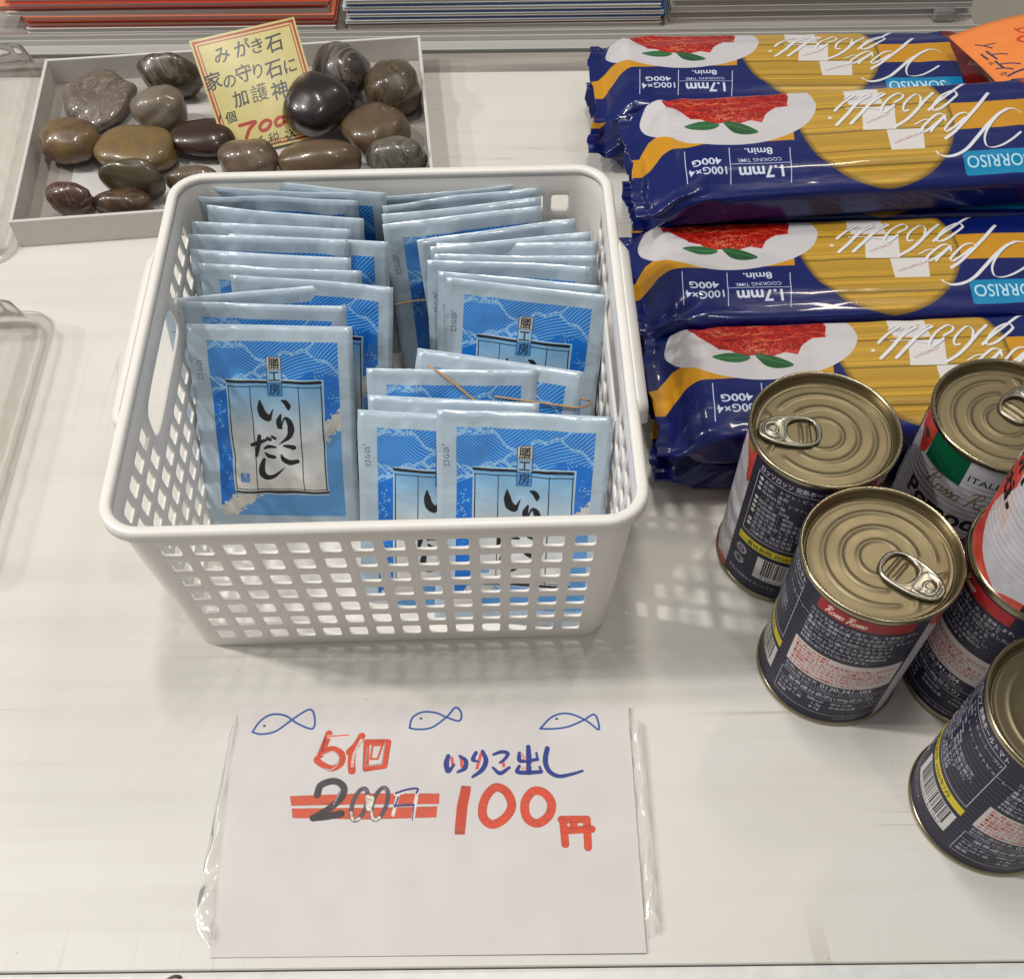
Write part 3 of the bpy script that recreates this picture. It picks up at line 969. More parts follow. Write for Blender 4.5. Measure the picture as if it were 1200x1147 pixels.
def band(frame, pts, label, r=0.0006):
    P = catmull(pts, 8, closed=True)
    W = [frame @ Vector(p) for p in P]
    o = link('rubber_band', tube_mesh('rubber_band', W, r, True, 8), M_band, None, True)
    tag(o, label, 'rubber band', 'rubber bands round the packets'); return o


hw = PW / 2
band(PKOBJ['R4'], [(-hw - .001, -.001, .072), (-hw + .012, -.0045, .0735), (0, -.0075, .074), (hw - .012, -.0045, .073), (hw + .001, 0, .073), (hw + .001, .03, .07), (0, .036, .07), (-hw - .001, .03, .069)],
     'thin tan rubber band round the packet bundle at the back right')
band(PKOBJ['R13'], [(-hw - .001, 0, .098), (-hw + .012, -.003, .099), (0, -.005, .1), (hw - .012, -.003, .1), (hw + .0012, .0, .1), (hw + .0018, .02, .101), (0, .026, .101), (-hw - .001, .02, .1)],
     'thin tan rubber band showing at the right edge by the basket wall')
band(PKOBJ['R14'], [(-.012, .000, PH + .0012), (-.003, -.0026, PH - .004), (.010, -.0042, PH - .014), (.024, -.0056, PH - .026), (.040, -.006, PH - .042), (hw + .001, 0, .062), (.03, .012, .07), (.0, .008, PH - .01), (-.010, .004, PH - .001)],
     'slanting tan rubber band across a packet in the front right bundle', 0.0007)

# ------------------------------------------------------------------ stone tray
ty = R(5.3)
tray = empty('card_tray', tuple(B(10, 262, 0.021) * np.array([1, 1, 0])), ty)
tag(tray, 'shallow white card tray that holds the polished stones', 'tray')
TWd, TDp, THt = 0.302, 0.198, 0.022
wt = 0.0026
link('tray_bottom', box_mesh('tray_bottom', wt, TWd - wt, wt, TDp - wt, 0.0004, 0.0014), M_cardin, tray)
link('side', box_mesh('side', 0, TWd, 0, wt, 0.0002, THt, 0.0006), M_card, tray)
link('side', box_mesh('side', 0, TWd, TDp - wt, TDp, 0.0002, THt, 0.0006), M_card, tray)
link('side', box_mesh('side', 0, wt, wt + .0002, TDp - wt - .0002, 0.0002, THt - 0.0002, 0.0006), M_card, tray)
link('side', box_mesh('side', TWd - wt, TWd, wt + .0002, TDp - wt - .0002, 0.0002, THt - 0.0002, 0.0006), M_card, tray)


def fold_strip(x0, x1, y0, y1):
    return box_mesh('fold_flap', x0, x1, y0, y1, 0.0016, 0.0026, 0.0003, 1)


sheet = link('liner_sheet', box_mesh('liner_sheet', 0.030, TWd - 0.022, 0.006, TDp - 0.024, 0.0030, 0.0034), M_sheet, tray)
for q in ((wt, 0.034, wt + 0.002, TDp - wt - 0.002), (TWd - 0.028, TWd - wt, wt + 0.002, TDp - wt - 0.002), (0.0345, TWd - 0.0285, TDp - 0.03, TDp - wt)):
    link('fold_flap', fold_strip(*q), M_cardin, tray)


def stone_mat(name, cols, scale, dist, rough=0.10, veins=None, mapping=None):
    mt, nt, b, N, L = new_mat(name)
    n = noise_node(N, L, scale, 6, 0.6, mapping=mapping, dist=dist)
    cols = [(min(255, q[0] * 1.06), q[1] * 1.02, q[2] * 0.97) for q in cols]
    k = len(cols)
    rp = ramp(N, [(0.25 + 0.5 * i / (k - 1), lin(c)) for i, c in enumerate(cols)])
    L.new(n.outputs[0], rp.inputs[0]); last = rp.outputs[0]
    if veins:
        v = noise_node(N, L, scale * 0.8, 3, 0.5, mapping=mapping, dist=1.5)
        rv = ramp(N, [(0.47, (0, 0, 0, 1)), (0.5, (1, 1, 1, 1)), (0.53, (0, 0, 0, 1))]); L.new(v.outputs[0], rv.inputs[0])
        mx = N.new('ShaderNodeMix'); mx.data_type = 'RGBA'; mx.inputs[7].default_value = lin(veins)
        ml = N.new('ShaderNodeMath'); ml.operation = 'MULTIPLY'; ml.inputs[1].default_value = 0.65
        L.new(rv.outputs[0], ml.inputs[0]); L.new(ml.outputs[0], mx.inputs[0]); L.new(last, mx.inputs[6]); last = mx.outputs[2]
    L.new(last, b.inputs['Base Color'])
    setp(b, rough=rough + 0.26, coat=0.45, coat_rough=0.05)
    pit = noise_node(N, L, 220, 3, 0.6)
    bb = bump(N, L, b, n.outputs[0], 0.16, 0.001)
    bump(N, L, b, pit.outputs[0], 0.10, 0.0004, bb)
    return mt


SM = dict(
    greyrough=stone_mat('stone_grey_rough', [(58, 50, 46), (94, 84, 78), (106, 95, 86), (84, 74, 66)], 75, 0.8, 0.22, (150, 140, 128)),
    olive=stone_mat('stone_olive', [(40, 36, 26), (70, 62, 46), (58, 54, 50), (84, 70, 48)], 28, 0.8, 0.08, (126, 116, 98)),
    grey=stone_mat('stone_grey', [(92, 86, 76), (118, 112, 102), (104, 96, 82), (70, 60, 42)], 24, 1.0, 0.12),
    yellow=stone_mat('stone_yellow', [(80, 62, 34), (112, 92, 56), (96, 80, 56), (76, 54, 36)], 26, 0.8, 0.10, (86, 60, 52)),
    bigyellow=stone_mat('stone_ochre', [(86, 68, 36), (118, 98, 58), (104, 88, 62), (122, 92, 44)], 34, 0.6, 0.12),
    brown=stone_mat('stone_dark_brown', [(40, 26, 18), (54, 36, 26), (46, 32, 24)], 20, 0.4, 0.06),
    maroon=stone_mat('stone_maroon', [(40, 26, 22), (78, 46, 36), (58, 44, 38), (104, 80, 68)], 60, 1.6, 0.12, (130, 110, 96)),
    smoky=stone_mat('stone_smoky', [(52, 46, 32), (78, 70, 52), (70, 58, 38)], 16, 0.5, 0.07),
    speck=stone_mat('stone_speckled', [(52, 42, 32), (70, 58, 46), (86, 52, 36)], 50, 1.0, 0.08, (120, 84, 60)),
    taupe=stone_mat('stone_taupe', [(70, 58, 46), (96, 82, 68), (84, 72, 56)], 40, 0.6, 0.12, (116, 100, 84)),
    banded=stone_mat('stone_banded', [(34, 30, 30), (84, 78, 76), (46, 38, 36), (100, 92, 86), (58, 42, 36)], 26, 1.4, 0.07, (136, 128, 122), (1, 0.25, 1)),
    black=stone_mat('stone_black', [(22, 16, 18), (34, 24, 26), (28, 20, 22)], 16, 0.4, 0.05),
    umber=stone_mat('stone_umber', [(50, 42, 32), (80, 70, 56), (62, 50, 34), (92, 78, 56)], 46, 1.4, 0.08, (120, 104, 78)),
    tan=stone_mat('stone_tan', [(74, 58, 44), (92, 76, 58), (84, 70, 48)], 22, 0.5, 0.08),
    bluegrey=stone_mat('stone_blue_grey', [(62, 60, 56), (96, 92, 84), (58, 60, 62), (84, 76, 62)], 44, 1.4, 0.08, (128, 124, 114)))


def stone(px, c, mat, label, seed, spin=0.0, lump=0.10, tilt=(0, 0), zoff=0.0, sq=2.3):
    x0, x1, y0, y1 = px
    cz = 0.0034 + c + zoff
    ctr = B((x0 + x1) / 2, (y0 + y1) / 2, cz)
    v = ctr - np.array([0, 0, CAM_Z]); depth = v @ _fw; s = depth / F_PX
    a = (x1 - x0) / 2 * s
    el = math.asin(-v[2] / np.linalg.norm(v)); H = (y1 - y0) / 2 * s
    b_ = math.sqrt(max((H * H - (c * math.cos(el)) ** 2), (0.3 * H) ** 2)) / math.sin(el)
    b_ = min(b_, a * 1.05)
    g = np.random.RandomState(seed)
    bm = bmesh.new(); bmesh.ops.create_icosphere(bm, subdivisions=4, radius=1)
    lump *= 1.5
    W = [(g.randn(3) * 1.5, g.rand() * 6.28, g.uniform(0.4, 1)) for _ in range(5)]
    W2 = [(g.randn(3) * 4.0, g.rand() * 6.28, g.uniform(0.2, 0.6)) for _ in range(5)]
    for vv in bm.verts:
        p = np.array(vv.co)
        q = (np.abs(p) ** sq).sum() ** (1 / sq)
        p = p / q * (0.55 + 0.45 * q)
        f = 1 + lump * sum(am * math.sin(k @ p + ph) for k, ph, am in W) / 2.2 + lump * 0.30 * sum(am * math.sin(k @ p + ph) for k, ph, am in W2)
        vv.co = Vector(p * f)
    for vv in bm.verts: vv.co = Vector((vv.co.x * a, vv.co.y * b_, vv.co.z * c))
    me = bpy.data.meshes.new('stone'); bm.to_mesh(me); bm.free()
    co = np.array([v_.co for v_ in me.vertices])
    for ax in (0, 1, 2):
        lo, hi = co[:, ax].min(), co[:, ax].max(); half = (a, b_, c)[ax]
        co[:, ax] = (co[:, ax] - (lo + hi) / 2) * (2 * half / (hi - lo))
    me.vertices.foreach_set('co', co.ravel().astype(np.float32)); me.update()
    o = link('polished_stone', me, SM[mat], None, True)
    o.location = ctr; o.rotation_euler = (tilt[0], tilt[1], spin)
    tag(o, label, 'stone', 'polished stones in the card tray')


stone((75, 163, 88, 148), .010, 'greyrough', 'flat rough grey stone with pale crust lines in the tray corner', 1, R(24), 0.16, (R(6), R(-6)), sq=2.8)
stone((162, 238, 63, 115), .019, 'olive', 'dark olive stone with fine white scratches, left of the yellow card', 2, 0, 0.12)
stone((155, 219, 103, 156), .017, 'grey', 'smooth pale grey stone with a brown chip', 3, R(8), 0.10)
stone((46, 119, 140, 191), .015, 'yellow', 'yellowish brown stone touching the left tray wall', 4, 0, 0.10, sq=2.5)
stone((110, 207, 151, 203), .012, 'bigyellow', 'large flat ochre stone in the middle of the left group', 5, 0, 0.09, sq=2.6)
stone((201, 277, 140, 183), .011, 'brown', 'glossy plain dark brown oval stone below the yellow card', 6, R(-4), 0.05)
stone((54, 114, 214, 255), .014, 'maroon', 'small maroon speckled stone in the front left tray corner', 7, R(-12), 0.10)
stone((118, 195, 190, 236), .017, 'smoky', 'translucent smoky olive stone below the large ochre stone', 8, 0, 0.10)
stone((108, 180, 221, 254), .010, 'speck', 'brown stone with tiny bright specks against the front tray wall', 9, 0, 0.08)
stone((194, 258, 196, 226), .010, 'taupe', 'brown stone mostly hidden behind the back left basket rim', 10, 0, 0.06)
stone((254, 327, 165, 212), .014, 'taupe', 'taupe stone in front of the lower yellow card edge', 11, 0, 0.09)
stone((325, 424, 164, 210), .014, 'tan', 'long brown stone with bright streaks behind the basket rim', 12, 0, 0.05, sq=2.6)
stone((365, 434, 53, 116), .020, 'banded', 'dark banded stone with grey swirls at the back tray wall', 13, R(-20), 0.09)
stone((335, 412, 86, 161), .019, 'black', 'large glossy blackish stone lying on the yellow card', 14, R(-30), 0.10, zoff=0.006)
stone((427, 493, 73, 134), .018, 'umber', 'rounded brown veined stone in the back right tray corner', 15, R(10), 0.08, sq=2.7)
stone((399, 481, 123, 181), .014, 'tan', 'smooth tan stone with a long edge, beside the blackish stone', 16, R(14), 0.12, sq=2.5)
stone((428, 501, 163, 208), .015, 'bluegrey', 'blue grey veined stone in the front right tray corner', 17, 0, 0.07)


# ------------------------------------------------------------------ yellow price card
def art_card():
    c = Print(78, 84, 9, (220, 206, 130))
    c.a *= (0.97 + 0.05 * vnoise(c.H, c.W, 120, 2))[..., None]
    red = (178, 52, 32)
    f = homography([(75, 260), (895, 70), (1155, 990), (384, 1165)], [(0, 0), (78, 0), (78, 84), (0, 84)])
    for d, wd in ((2.2, 1.5), (4.6, 0.8)):
        for (x0, y0, x1, y1) in ((d, d, 78 - d, d), (78 - d, d, 78 - d, 84 - d), (78 - d, 84 - d, d, 84 - d), (d, 84 - d, d, d)):
            c.line(x0, y0, x1, y1, wd, red)
    c.rect(1.4, 1.2, 5, 3.2, red); c.rect(73, 1.2, 76.8, 3.4, red)
    ink = (42, 46, 44)
    for ch, x, y, s in [('み', 330, 372, 12), ('が', 490, 322, 12), ('き', 605, 302, 11), ('石', 738, 280, 13),
                        ('家', 268, 582, 12.5), ('の', 392, 580, 10.5), ('守', 502, 520, 12.5), ('り', 612, 500, 11), ('石', 735, 484, 13), ('に', 866, 460, 11),
                        ('加', 478, 716, 12), ('護', 625, 672, 13), ('神', 782, 652, 13), ('個', 404, 862, 8.5), ('円', 905, 900, 9), ('税', 738, 1022, 9), ('込', 868, 996, 9)]:
        u, v = f(x, y)
        c.text(ch, u, v, s, ink if ch != '円' else (120, 116, 80), off=(0.0 if ch in '護税' else 0.014) if ch != '円' else -0.01, wob=0.02, rot=R(-4), shear=0.12, sx=1.05)
    for pts in ([(640, 1005), (625, 1035), (655, 1065)], [(985, 955), (1012, 985), (985, 1005)], [(322, 838), (316, 890)]):
        c.stroke([f(*p) for p in pts], 0.55, ink)
    for pts, cl in (([(470, 925), (530, 908), (592, 895), (548, 950), (522, 1022)], False), ([(660, 890), (628, 930), (645, 962), (690, 945), (712, 900), (690, 882)], True), ([(775, 862), (748, 895), (762, 925), (800, 912), (822, 880), (805, 860)], True)):
        c.stroke([f(*p) for p in pts], 1.25, (186, 48, 30), closed=cl)
    return c.image('price_card_print')


def sheet_mesh(name, quad, nx=16, ny=16, th=0.0005, warp=None):
    """quad: TL,TR,BR,BL in world coordinates; a thin sheet with uv"""
    q = [np.array(p) for p in quad]
    V, UV = [], []
    n = np.cross(q[1] - q[0], q[3] - q[0]); n = n / np.linalg.norm(n)
    if n[2] < 0: n = -n
    for lay in (1, 0):
        for i in range(nx + 1):
            for j in range(ny + 1):
                u, v = i / nx, j / ny
                p = (q[0] * (1 - u) + q[1] * u) * (1 - v) + (q[3] * (1 - u) + q[2] * u) * v
                if warp: p = p + n * warp(u, v)
                V.append(p + n * th * lay); UV.append((u, 1 - v))
    k = (nx + 1) * (ny + 1)
    Fc = grid_faces(nx + 1, ny + 1, flip=True) + grid_faces(nx + 1, ny + 1, off=k)
    for i in range(nx):
        for j in (0, ny):
            a, b_ = i * (ny + 1) + j, (i + 1) * (ny + 1) + j
            Fc.append((a, b_, k + b_, k + a) if j == 0 else (a, k + a, k + b_, b_))
    for j in range(ny):
        for i in (0, nx):
            a, b_ = i * (ny + 1) + j, i * (ny + 1) + j + 1
            Fc.append((a, k + a, k + b_, b_) if i == 0 else (a, b_, k + b_, k + a))
    return mesh(name, V, Fc, UV)


def z5(x, y): return (210 + x * 0.15, 10 + y * 0.15)


quad = [B(*z5(75, 260), 0.068), B(*z5(895, 70), 0.068), B(*z5(1155, 990), 0.0055), B(*z5(384, 1165), 0.0055)]
pc = link('price_card', sheet_mesh('price_card', quad, 12, 12, 0.0009), printed('price_card_paper', art_card(), 0.30, 90, 0.1, coat=0.3, coat_rough=0.15), None)
tag(pc, 'yellow handwritten price card with red border leaning among the stones', 'price card')

# ------------------------------------------------------------------ clear plastic trays at the left edge


def clear_tray(loc, rz, hx, hy, h, label):
    n, ns = 8, 14
    lay = [(hx, hy, .018, .0012, 0), (hx, hy, .018, .0026, 0), (hx - .0015, hy - .0015, .017, .0030, 0), (hx - .006, hy - .006, .014, .0026, 0), (hx - .0075, hy - .0075, .013, .0035, 0.3),
           (hx - .0095, hy - .0095, .012, .30 * h, 1), (hx - .0115, hy - .0115, .012, .62 * h, 1), (hx - .0135, hy - .0135, .012, .94 * h, 1), (hx - .0155, hy - .0155, .012, h, 0.3), (hx - .020, hy - .020, .010, h, 0), (hx - .024, hy - .024, .009, h - .002, 0)]
    V = []
    for (a, b_, r, z, fl_) in lay:
        lo = rounded_rect(a, b_, r, n, ns * 4)
        for i, p in enumerate(lo):
            k = 1 - 0.012 * fl_ * (0.5 + 0.5 * math.cos(i * 2 * math.pi / 8)) ** 3
            V.append((p[0] * k, p[1] * k, z))
    N_ = len(rounded_rect(hx, hy, .01, n, ns * 4))
    Fc = []
    for l in range(len(lay) - 1):
        for i in range(N_):
            j = (i + 1) % N_
            Fc.append((l * N_ + i, l * N_ + j, (l + 1) * N_ + j, (l + 1) * N_ + i))
    Fc.append(tuple((len(lay) - 1) * N_ + i for i in range(N_)))
    o = link('clear_tray', mesh('clear_tray', V, Fc), M_tray, None, True)
    o.location = loc; o.rotation_euler = (0, 0, rz)
    tag(o, label, 'plastic tray', 'clear plastic trays at the table edge')


def corner_place(cx, cy, hx, hy, rz):
    """centre from the position of the far right corner"""
    c, s = math.cos(rz), math.sin(rz)
    return (cx - (hx * c - hy * s), cy - (hx * s + hy * c), 0.0002)


clear_tray(corner_place(-0.377, 0.852, 0.10, 0.125, R(5.5)), R(5.5), 0.10, 0.125, 0.026, 'clear plastic lid tray beside the left wall of the stone tray')
clear_tray(corner_place(-0.311, 0.553, 0.085, 0.12, R(1)), R(1), 0.085, 0.12, 0.028, 'clear ribbed plastic tray left of the basket handle')


# ------------------------------------------------------------------ paper sign
def art_sign(toUV):
    c = Print(207, 128, 6, (209, 203, 201))
    c.a *= (0.985 + 0.03 * vnoise(c.H, c.W, 160, 2) * 1.0)[..., None]
    grain = 0.55 + 0.45 * (vnoise(c.H, c.W, 5, 41, cellx=16) > 0.34)
    scr = 0.75 + 0.25 * vnoise(c.H, c.W, 7, 42, cellx=20)

    def paper(x, y): return toUV(220 + x * 0.48333, 810 + y * 0.48333)

    def r4(x, y): return toUV(330 + x / 6, 820 + y / 6)

    def r5(x, y): return toUV(500 + x * 0.18333, 820 + y * 0.18333)
    blue = (34, 76, 148)
    for f_ in ([[(158, 100), (176, 76), (205, 60), (240, 62), (270, 80), (306, 92), (312, 66), (300, 48), (255, 72), (215, 98), (180, 105), (158, 100)]],
               [[(543, 90), (550, 66), (574, 52), (606, 53), (636, 65), (664, 72), (668, 52), (654, 40), (634, 62), (598, 88), (565, 93), (543, 90)]],
               [[(858, 91), (884, 64), (912, 54), (940, 58), (972, 74), (998, 93), (994, 66), (984, 57), (962, 70), (925, 86), (890, 91), (858, 91)]]):
        for pts in f_: c.stroke([paper(*p) for p in pts], 0.50, blue)
    for e in ((187, 85), (570, 67), (897, 67)): c.stroke([paper(*e), paper(e[0] + 1.5, e[1])], 0.55, (26, 40, 60))
    red = (206, 66, 38); k4, k5 = 0.40 / 6 * 1.0, 0.40 * 0.18333
    orange = (214, 84, 54)

    ink_n = vnoise(c.H, c.W, 12, 47, cellx=40) * 0.6 + vnoise(c.H, c.W, 3, 48, cellx=30) * 0.4

    def st(fn, pts, r, col, k, **kw):
        P_ = [fn(*p) for p in pts]; rr = np.array(r, float) * k
        big = rr.max() > 0.9
        if big:      # felt pen: darker rim, streaky body
            c.stroke(P_, rr if rr.ndim else float(rr), tuple(q * 0.80 for q in col), **kw)
            kw2 = dict(kw); kw2['tex'] = (0.45 + 0.55 * (ink_n > 0.42)) * (kw.get('tex') if kw.get('tex') is not None else 1)
            rr = rr * 0.88
            c.stroke(P_, rr if rr.ndim else float(rr), tuple(min(255, q * 1.05 + 4) for q in col), **kw2)
        else:
            c.stroke(P_, rr if rr.ndim else float(rr), col, **kw)

    def bar(fn, pts, col, tex):
        c.poly([fn(*p) for p in pts], tuple(q * 0.82 for q in col), tex=tex)
        cx_ = np.mean([p[0] for p in pts]); cy_ = np.mean([p[1] for p in pts])
        c.poly([fn(cx_ + (p[0] - cx_) * 0.992, cy_ + (p[1] - cy_) * 0.84) for p in pts], col, tex=tex * (0.5 + 0.5 * (ink_n > 0.40)))
    # 5 ko
    st(r4, [(345, 240), (310, 330), (285, 392)], 27, red, k4, tex=scr)
    st(r4, [(300, 372), (370, 350), (435, 385), (432, 450), (360, 488), (268, 440), (262, 420)], 25, red, k4, tex=scr)
    st(r4, [(340, 262), (420, 262), (478, 262)], [14, 12, 7], (214, 196, 190), k4)
    st(r4, [(330, 262), (480, 250)], 5, orange, k4)
    st(r4, [(318, 275), (296, 370)], 5, (70, 50, 84), k4, alpha=0.8)
    st(r4, [(300, 392), (370, 368), (410, 400), (408, 450), (365, 496), (300, 488)], 6, (190, 176, 172), k4, tex=grain)
    st(r4, [(578, 258), (540, 320), (490, 372)], 28, red, k4, tex=scr); st(r4, [(512, 360), (505, 440), (508, 505)], 30, red, k4, tex=scr)
    st(r4, [(575, 285), (540, 350), (520, 400), (510, 470)], 12, (206, 188, 180), k4, tex=grain)
    st(r4, [(610, 300), (765, 300), (738, 470), (605, 490), (612, 300)], 24, red, k4, tex=scr, smooth=False)
    st(r4, [(620, 340), (600, 470), (720, 462), (745, 300)], 6, (160, 142, 138), k4, tex=grain, smooth=False)
    st(r4, [(655, 325), (725, 320), (690, 420), (640, 420), (655, 325)], 9, (196, 92, 66), k4, smooth=False)
    # struck-out price
    bar(r4, [(68, 684), (600, 664), (1126, 664), (1122, 738), (600, 742), (78, 752)], orange, scr); bar(r4, [(80, 770), (600, 766), (1110, 754), (1104, 832), (600, 848), (86, 838)], orange, scr)
    for (cx, cy) in ((562, 742), (705, 736)):
        ring = [(cx + 50 * math.cos(t) - 112 * math.sin(t) * 0.28, cy + 112 * math.sin(t)) for t in np.linspace(0, 6.28, 13)[:-1]]
        st(r4, ring, 17, (84, 74, 80), k4, closed=True, tex=scr)
        st(r4, ring[2:6], 11, (222, 212, 196), k4, tex=grain)
        st(r4, ring[9:11], 9, (120, 106, 130), k4, tex=grain)
    st(r4, [(622, 690), (628, 770), (650, 700)], 20, (222, 212, 196), k4, tex=grain)
    st(r4, [(262, 676), (290, 606), (385, 578), (450, 620), (436, 690), (350, 770), (235, 838)], 27, (62, 56, 60), k4, tex=scr)
    st(r4, [(235, 836), (330, 826), (432, 808)], 28, (52, 48, 52), k4, tex=scr)
    st(r4, [(425, 650), (380, 740)], 8, (150, 140, 138), k4, tex=grain)
    st(r4, [(815, 668), (900, 650), (965, 640), (955, 740), (938, 848)], 14, (216, 208, 204), k4); st(r4, [(835, 670), (818, 740), (798, 815)], 14, (216, 208, 204), k4)
    st(r4, [(820, 662), (900, 636), (970, 630), (965, 660)], 8, (50, 54, 120), k4); st(r4, [(810, 750), (945, 745)], 8, (50, 54, 120), k4); st(r4, [(835, 690), (812, 760)], 6, (50, 54, 120), k4); st(r4, [(945, 750), (935, 850)], 5, (80, 84, 140), k4)
    # name
    nb = (26, 44, 128)
    for pts in ([(175, 375), (182, 430)], [(232, 365), (240, 430)], [(360, 350), (335, 440)], [(500, 400), (505, 425)]):
        st(r5, pts, 11, (214, 84, 84), k5)
    for pts, r in (([(152, 362), (140, 410), (152, 460), (190, 418)], [15, 20, 17, 8]), ([(225, 362), (262, 392), (258, 440), (212, 466)], [9, 16, 17, 9]),
                   ([(328, 340), (310, 385), (345, 398)], [13, 16, 5]), ([(370, 332), (392, 390), (368, 450), (308, 496)], [13, 18, 17, 10]),
                   ([(440, 352), (490, 335), (530, 345), (512, 380), (480, 405)], [10, 14, 14, 12, 8]), ([(436, 436), (482, 472), (540, 436)], [9, 16, 11]),
                   ([(660, 302), (664, 380), (664, 468)], [16, 20, 18]), ([(604, 345), (606, 390), (660, 392), (718, 382)], [14, 15, 12, 13]), ([(712, 342), (718, 385)], [9, 9]),
                   ([(604, 424), (592, 462), (660, 468), (742, 462)], [10, 16, 16, 14]), ([(732, 430), (742, 462)], [9, 10]),
                   ([(780, 312), (768, 390), (790, 455), (850, 490), (930, 478), (1002, 456)], [18, 19, 17, 15, 12, 9])):
        st(r5, pts, r, nb, k5, tex=scr)
    st(r5, [(620, 350), (640, 380)], 10, (222, 150, 140), k5); st(r5, [(620, 440), (640, 440)], 9, (222, 150, 140), k5); st(r5, [(690, 410), (680, 420)], 7, (222, 190, 190), k5)
    # 100 yen
    bar(r5, [(236, 552), (298, 556), (276, 680), (258, 866), (192, 864), (206, 690)], red, scr)
    st(r5, [(448, 565), (385, 640), (372, 745), (430, 800), (512, 760), (556, 680), (520, 590)], 31, red, k5, closed=True, tex=scr)
    st(r5, [(690, 588), (640, 660), (652, 755), (720, 792), (792, 740), (806, 660), (758, 596)], 31, red, k5, closed=True, tex=scr)
    for pts in ([(880, 775), (895, 925)], [(870, 768), (1030, 766), (1038, 945)], [(890, 838), (1060, 828)], [(950, 770), (945, 820)]):
        st(r5, pts, 27, red, k5, smooth=False, tex=scr)
    return c.image('sign_print')


S_TL, S_TR, S_BR, S_BL = B(281, 828, .0), B(736, 829, .0), B(757, 1117, .0), B(246, 1122, .0)
hsign = homography([p[:2] for p in (S_TL, S_TR, S_BR, S_BL)], [(0, 0), (207, 0), (207, 128), (0, 128)])


def signUV(px, py):
    w_ = B(px, py, 0.001); return hsign(w_[0], w_[1])


up_ = np.array([0, 0, 0.0003])
sg = empty('paper_sign', tuple((S_TL + S_TR + S_BR + S_BL) / 4))
tag(sg, 'white handwritten paper price sign in a crumpled clear sleeve before the basket', 'sign')


def sign_warp(u, v):
    return 0.0022 * math.exp(-((v) / 0.06) ** 2) * (0.6 + 0.6 * math.sin(5.2 * u + 1.0)) + 0.0006 * math.sin(3 * u + 1) * math.sin(4 * v) + 0.0006


sh = link('paper', sheet_mesh('paper', [p + up_ for p in (S_TL, S_TR, S_BR, S_BL)], 40, 24, 0.00025, sign_warp), printed('sign_paper', art_sign(signUV), 0.55, 30, 0.08), sg)
sh.matrix_parent_inverse = Matrix.Translation(sg.location).inverted()


def flap(name, inner, outer, amp, seed, n=40, m_=10):
    g = np.random.RandomState(seed)
    I = catmull(inner, max(1, n // (len(inner) - 1))); O = catmull(outer, max(1, n // (len(outer) - 1)))
    k = min(len(I), len(O)); V = []
    ww = [(g.uniform(0.3, 1.2), g.uniform(0, 6.28), g.uniform(2, 9)) for _ in range(5)]
    for i in range(k):
        for j in range(m_ + 1):
            t = j / m_
            p = I[i] * (1 - t) + O[i] * t
            wv = sum(a * math.sin(i * a * 0.9 + ph + t * f) for a, ph, f in ww) / 3
            z = 0.0016 + amp * math.sin(math.pi * min(1, t * 1.1)) * (0.9 + 0.8 * wv) + 0.0006 * t
            V.append((p[0], p[1], max(0.0012, z)))
    o = link(name, mesh(name, V, grid_faces(k, m_ + 1)), M_sleeve, sg, True)
    o.matrix_parent_inverse = Matrix.Translation(sg.location).inverted()
    return o


flap('sleeve_edge', [B(281, 835), B(268, 920), B(258, 1010), B(250, 1100)], [B(270, 862), B(245, 990), B(228, 1078), B(247, 1112)], 0.0016, 3)
flap('sleeve_edge', [B(735, 838), B(742, 900), B(750, 1000), B(757, 1100)], [B(752, 850), B(760, 940), B(766, 1010), B(773, 1090)], 0.0016, 5)

# ------------------------------------------------------------------ spaghetti packs
PL, PWD, PTH = 0.310, 0.092, 0.030


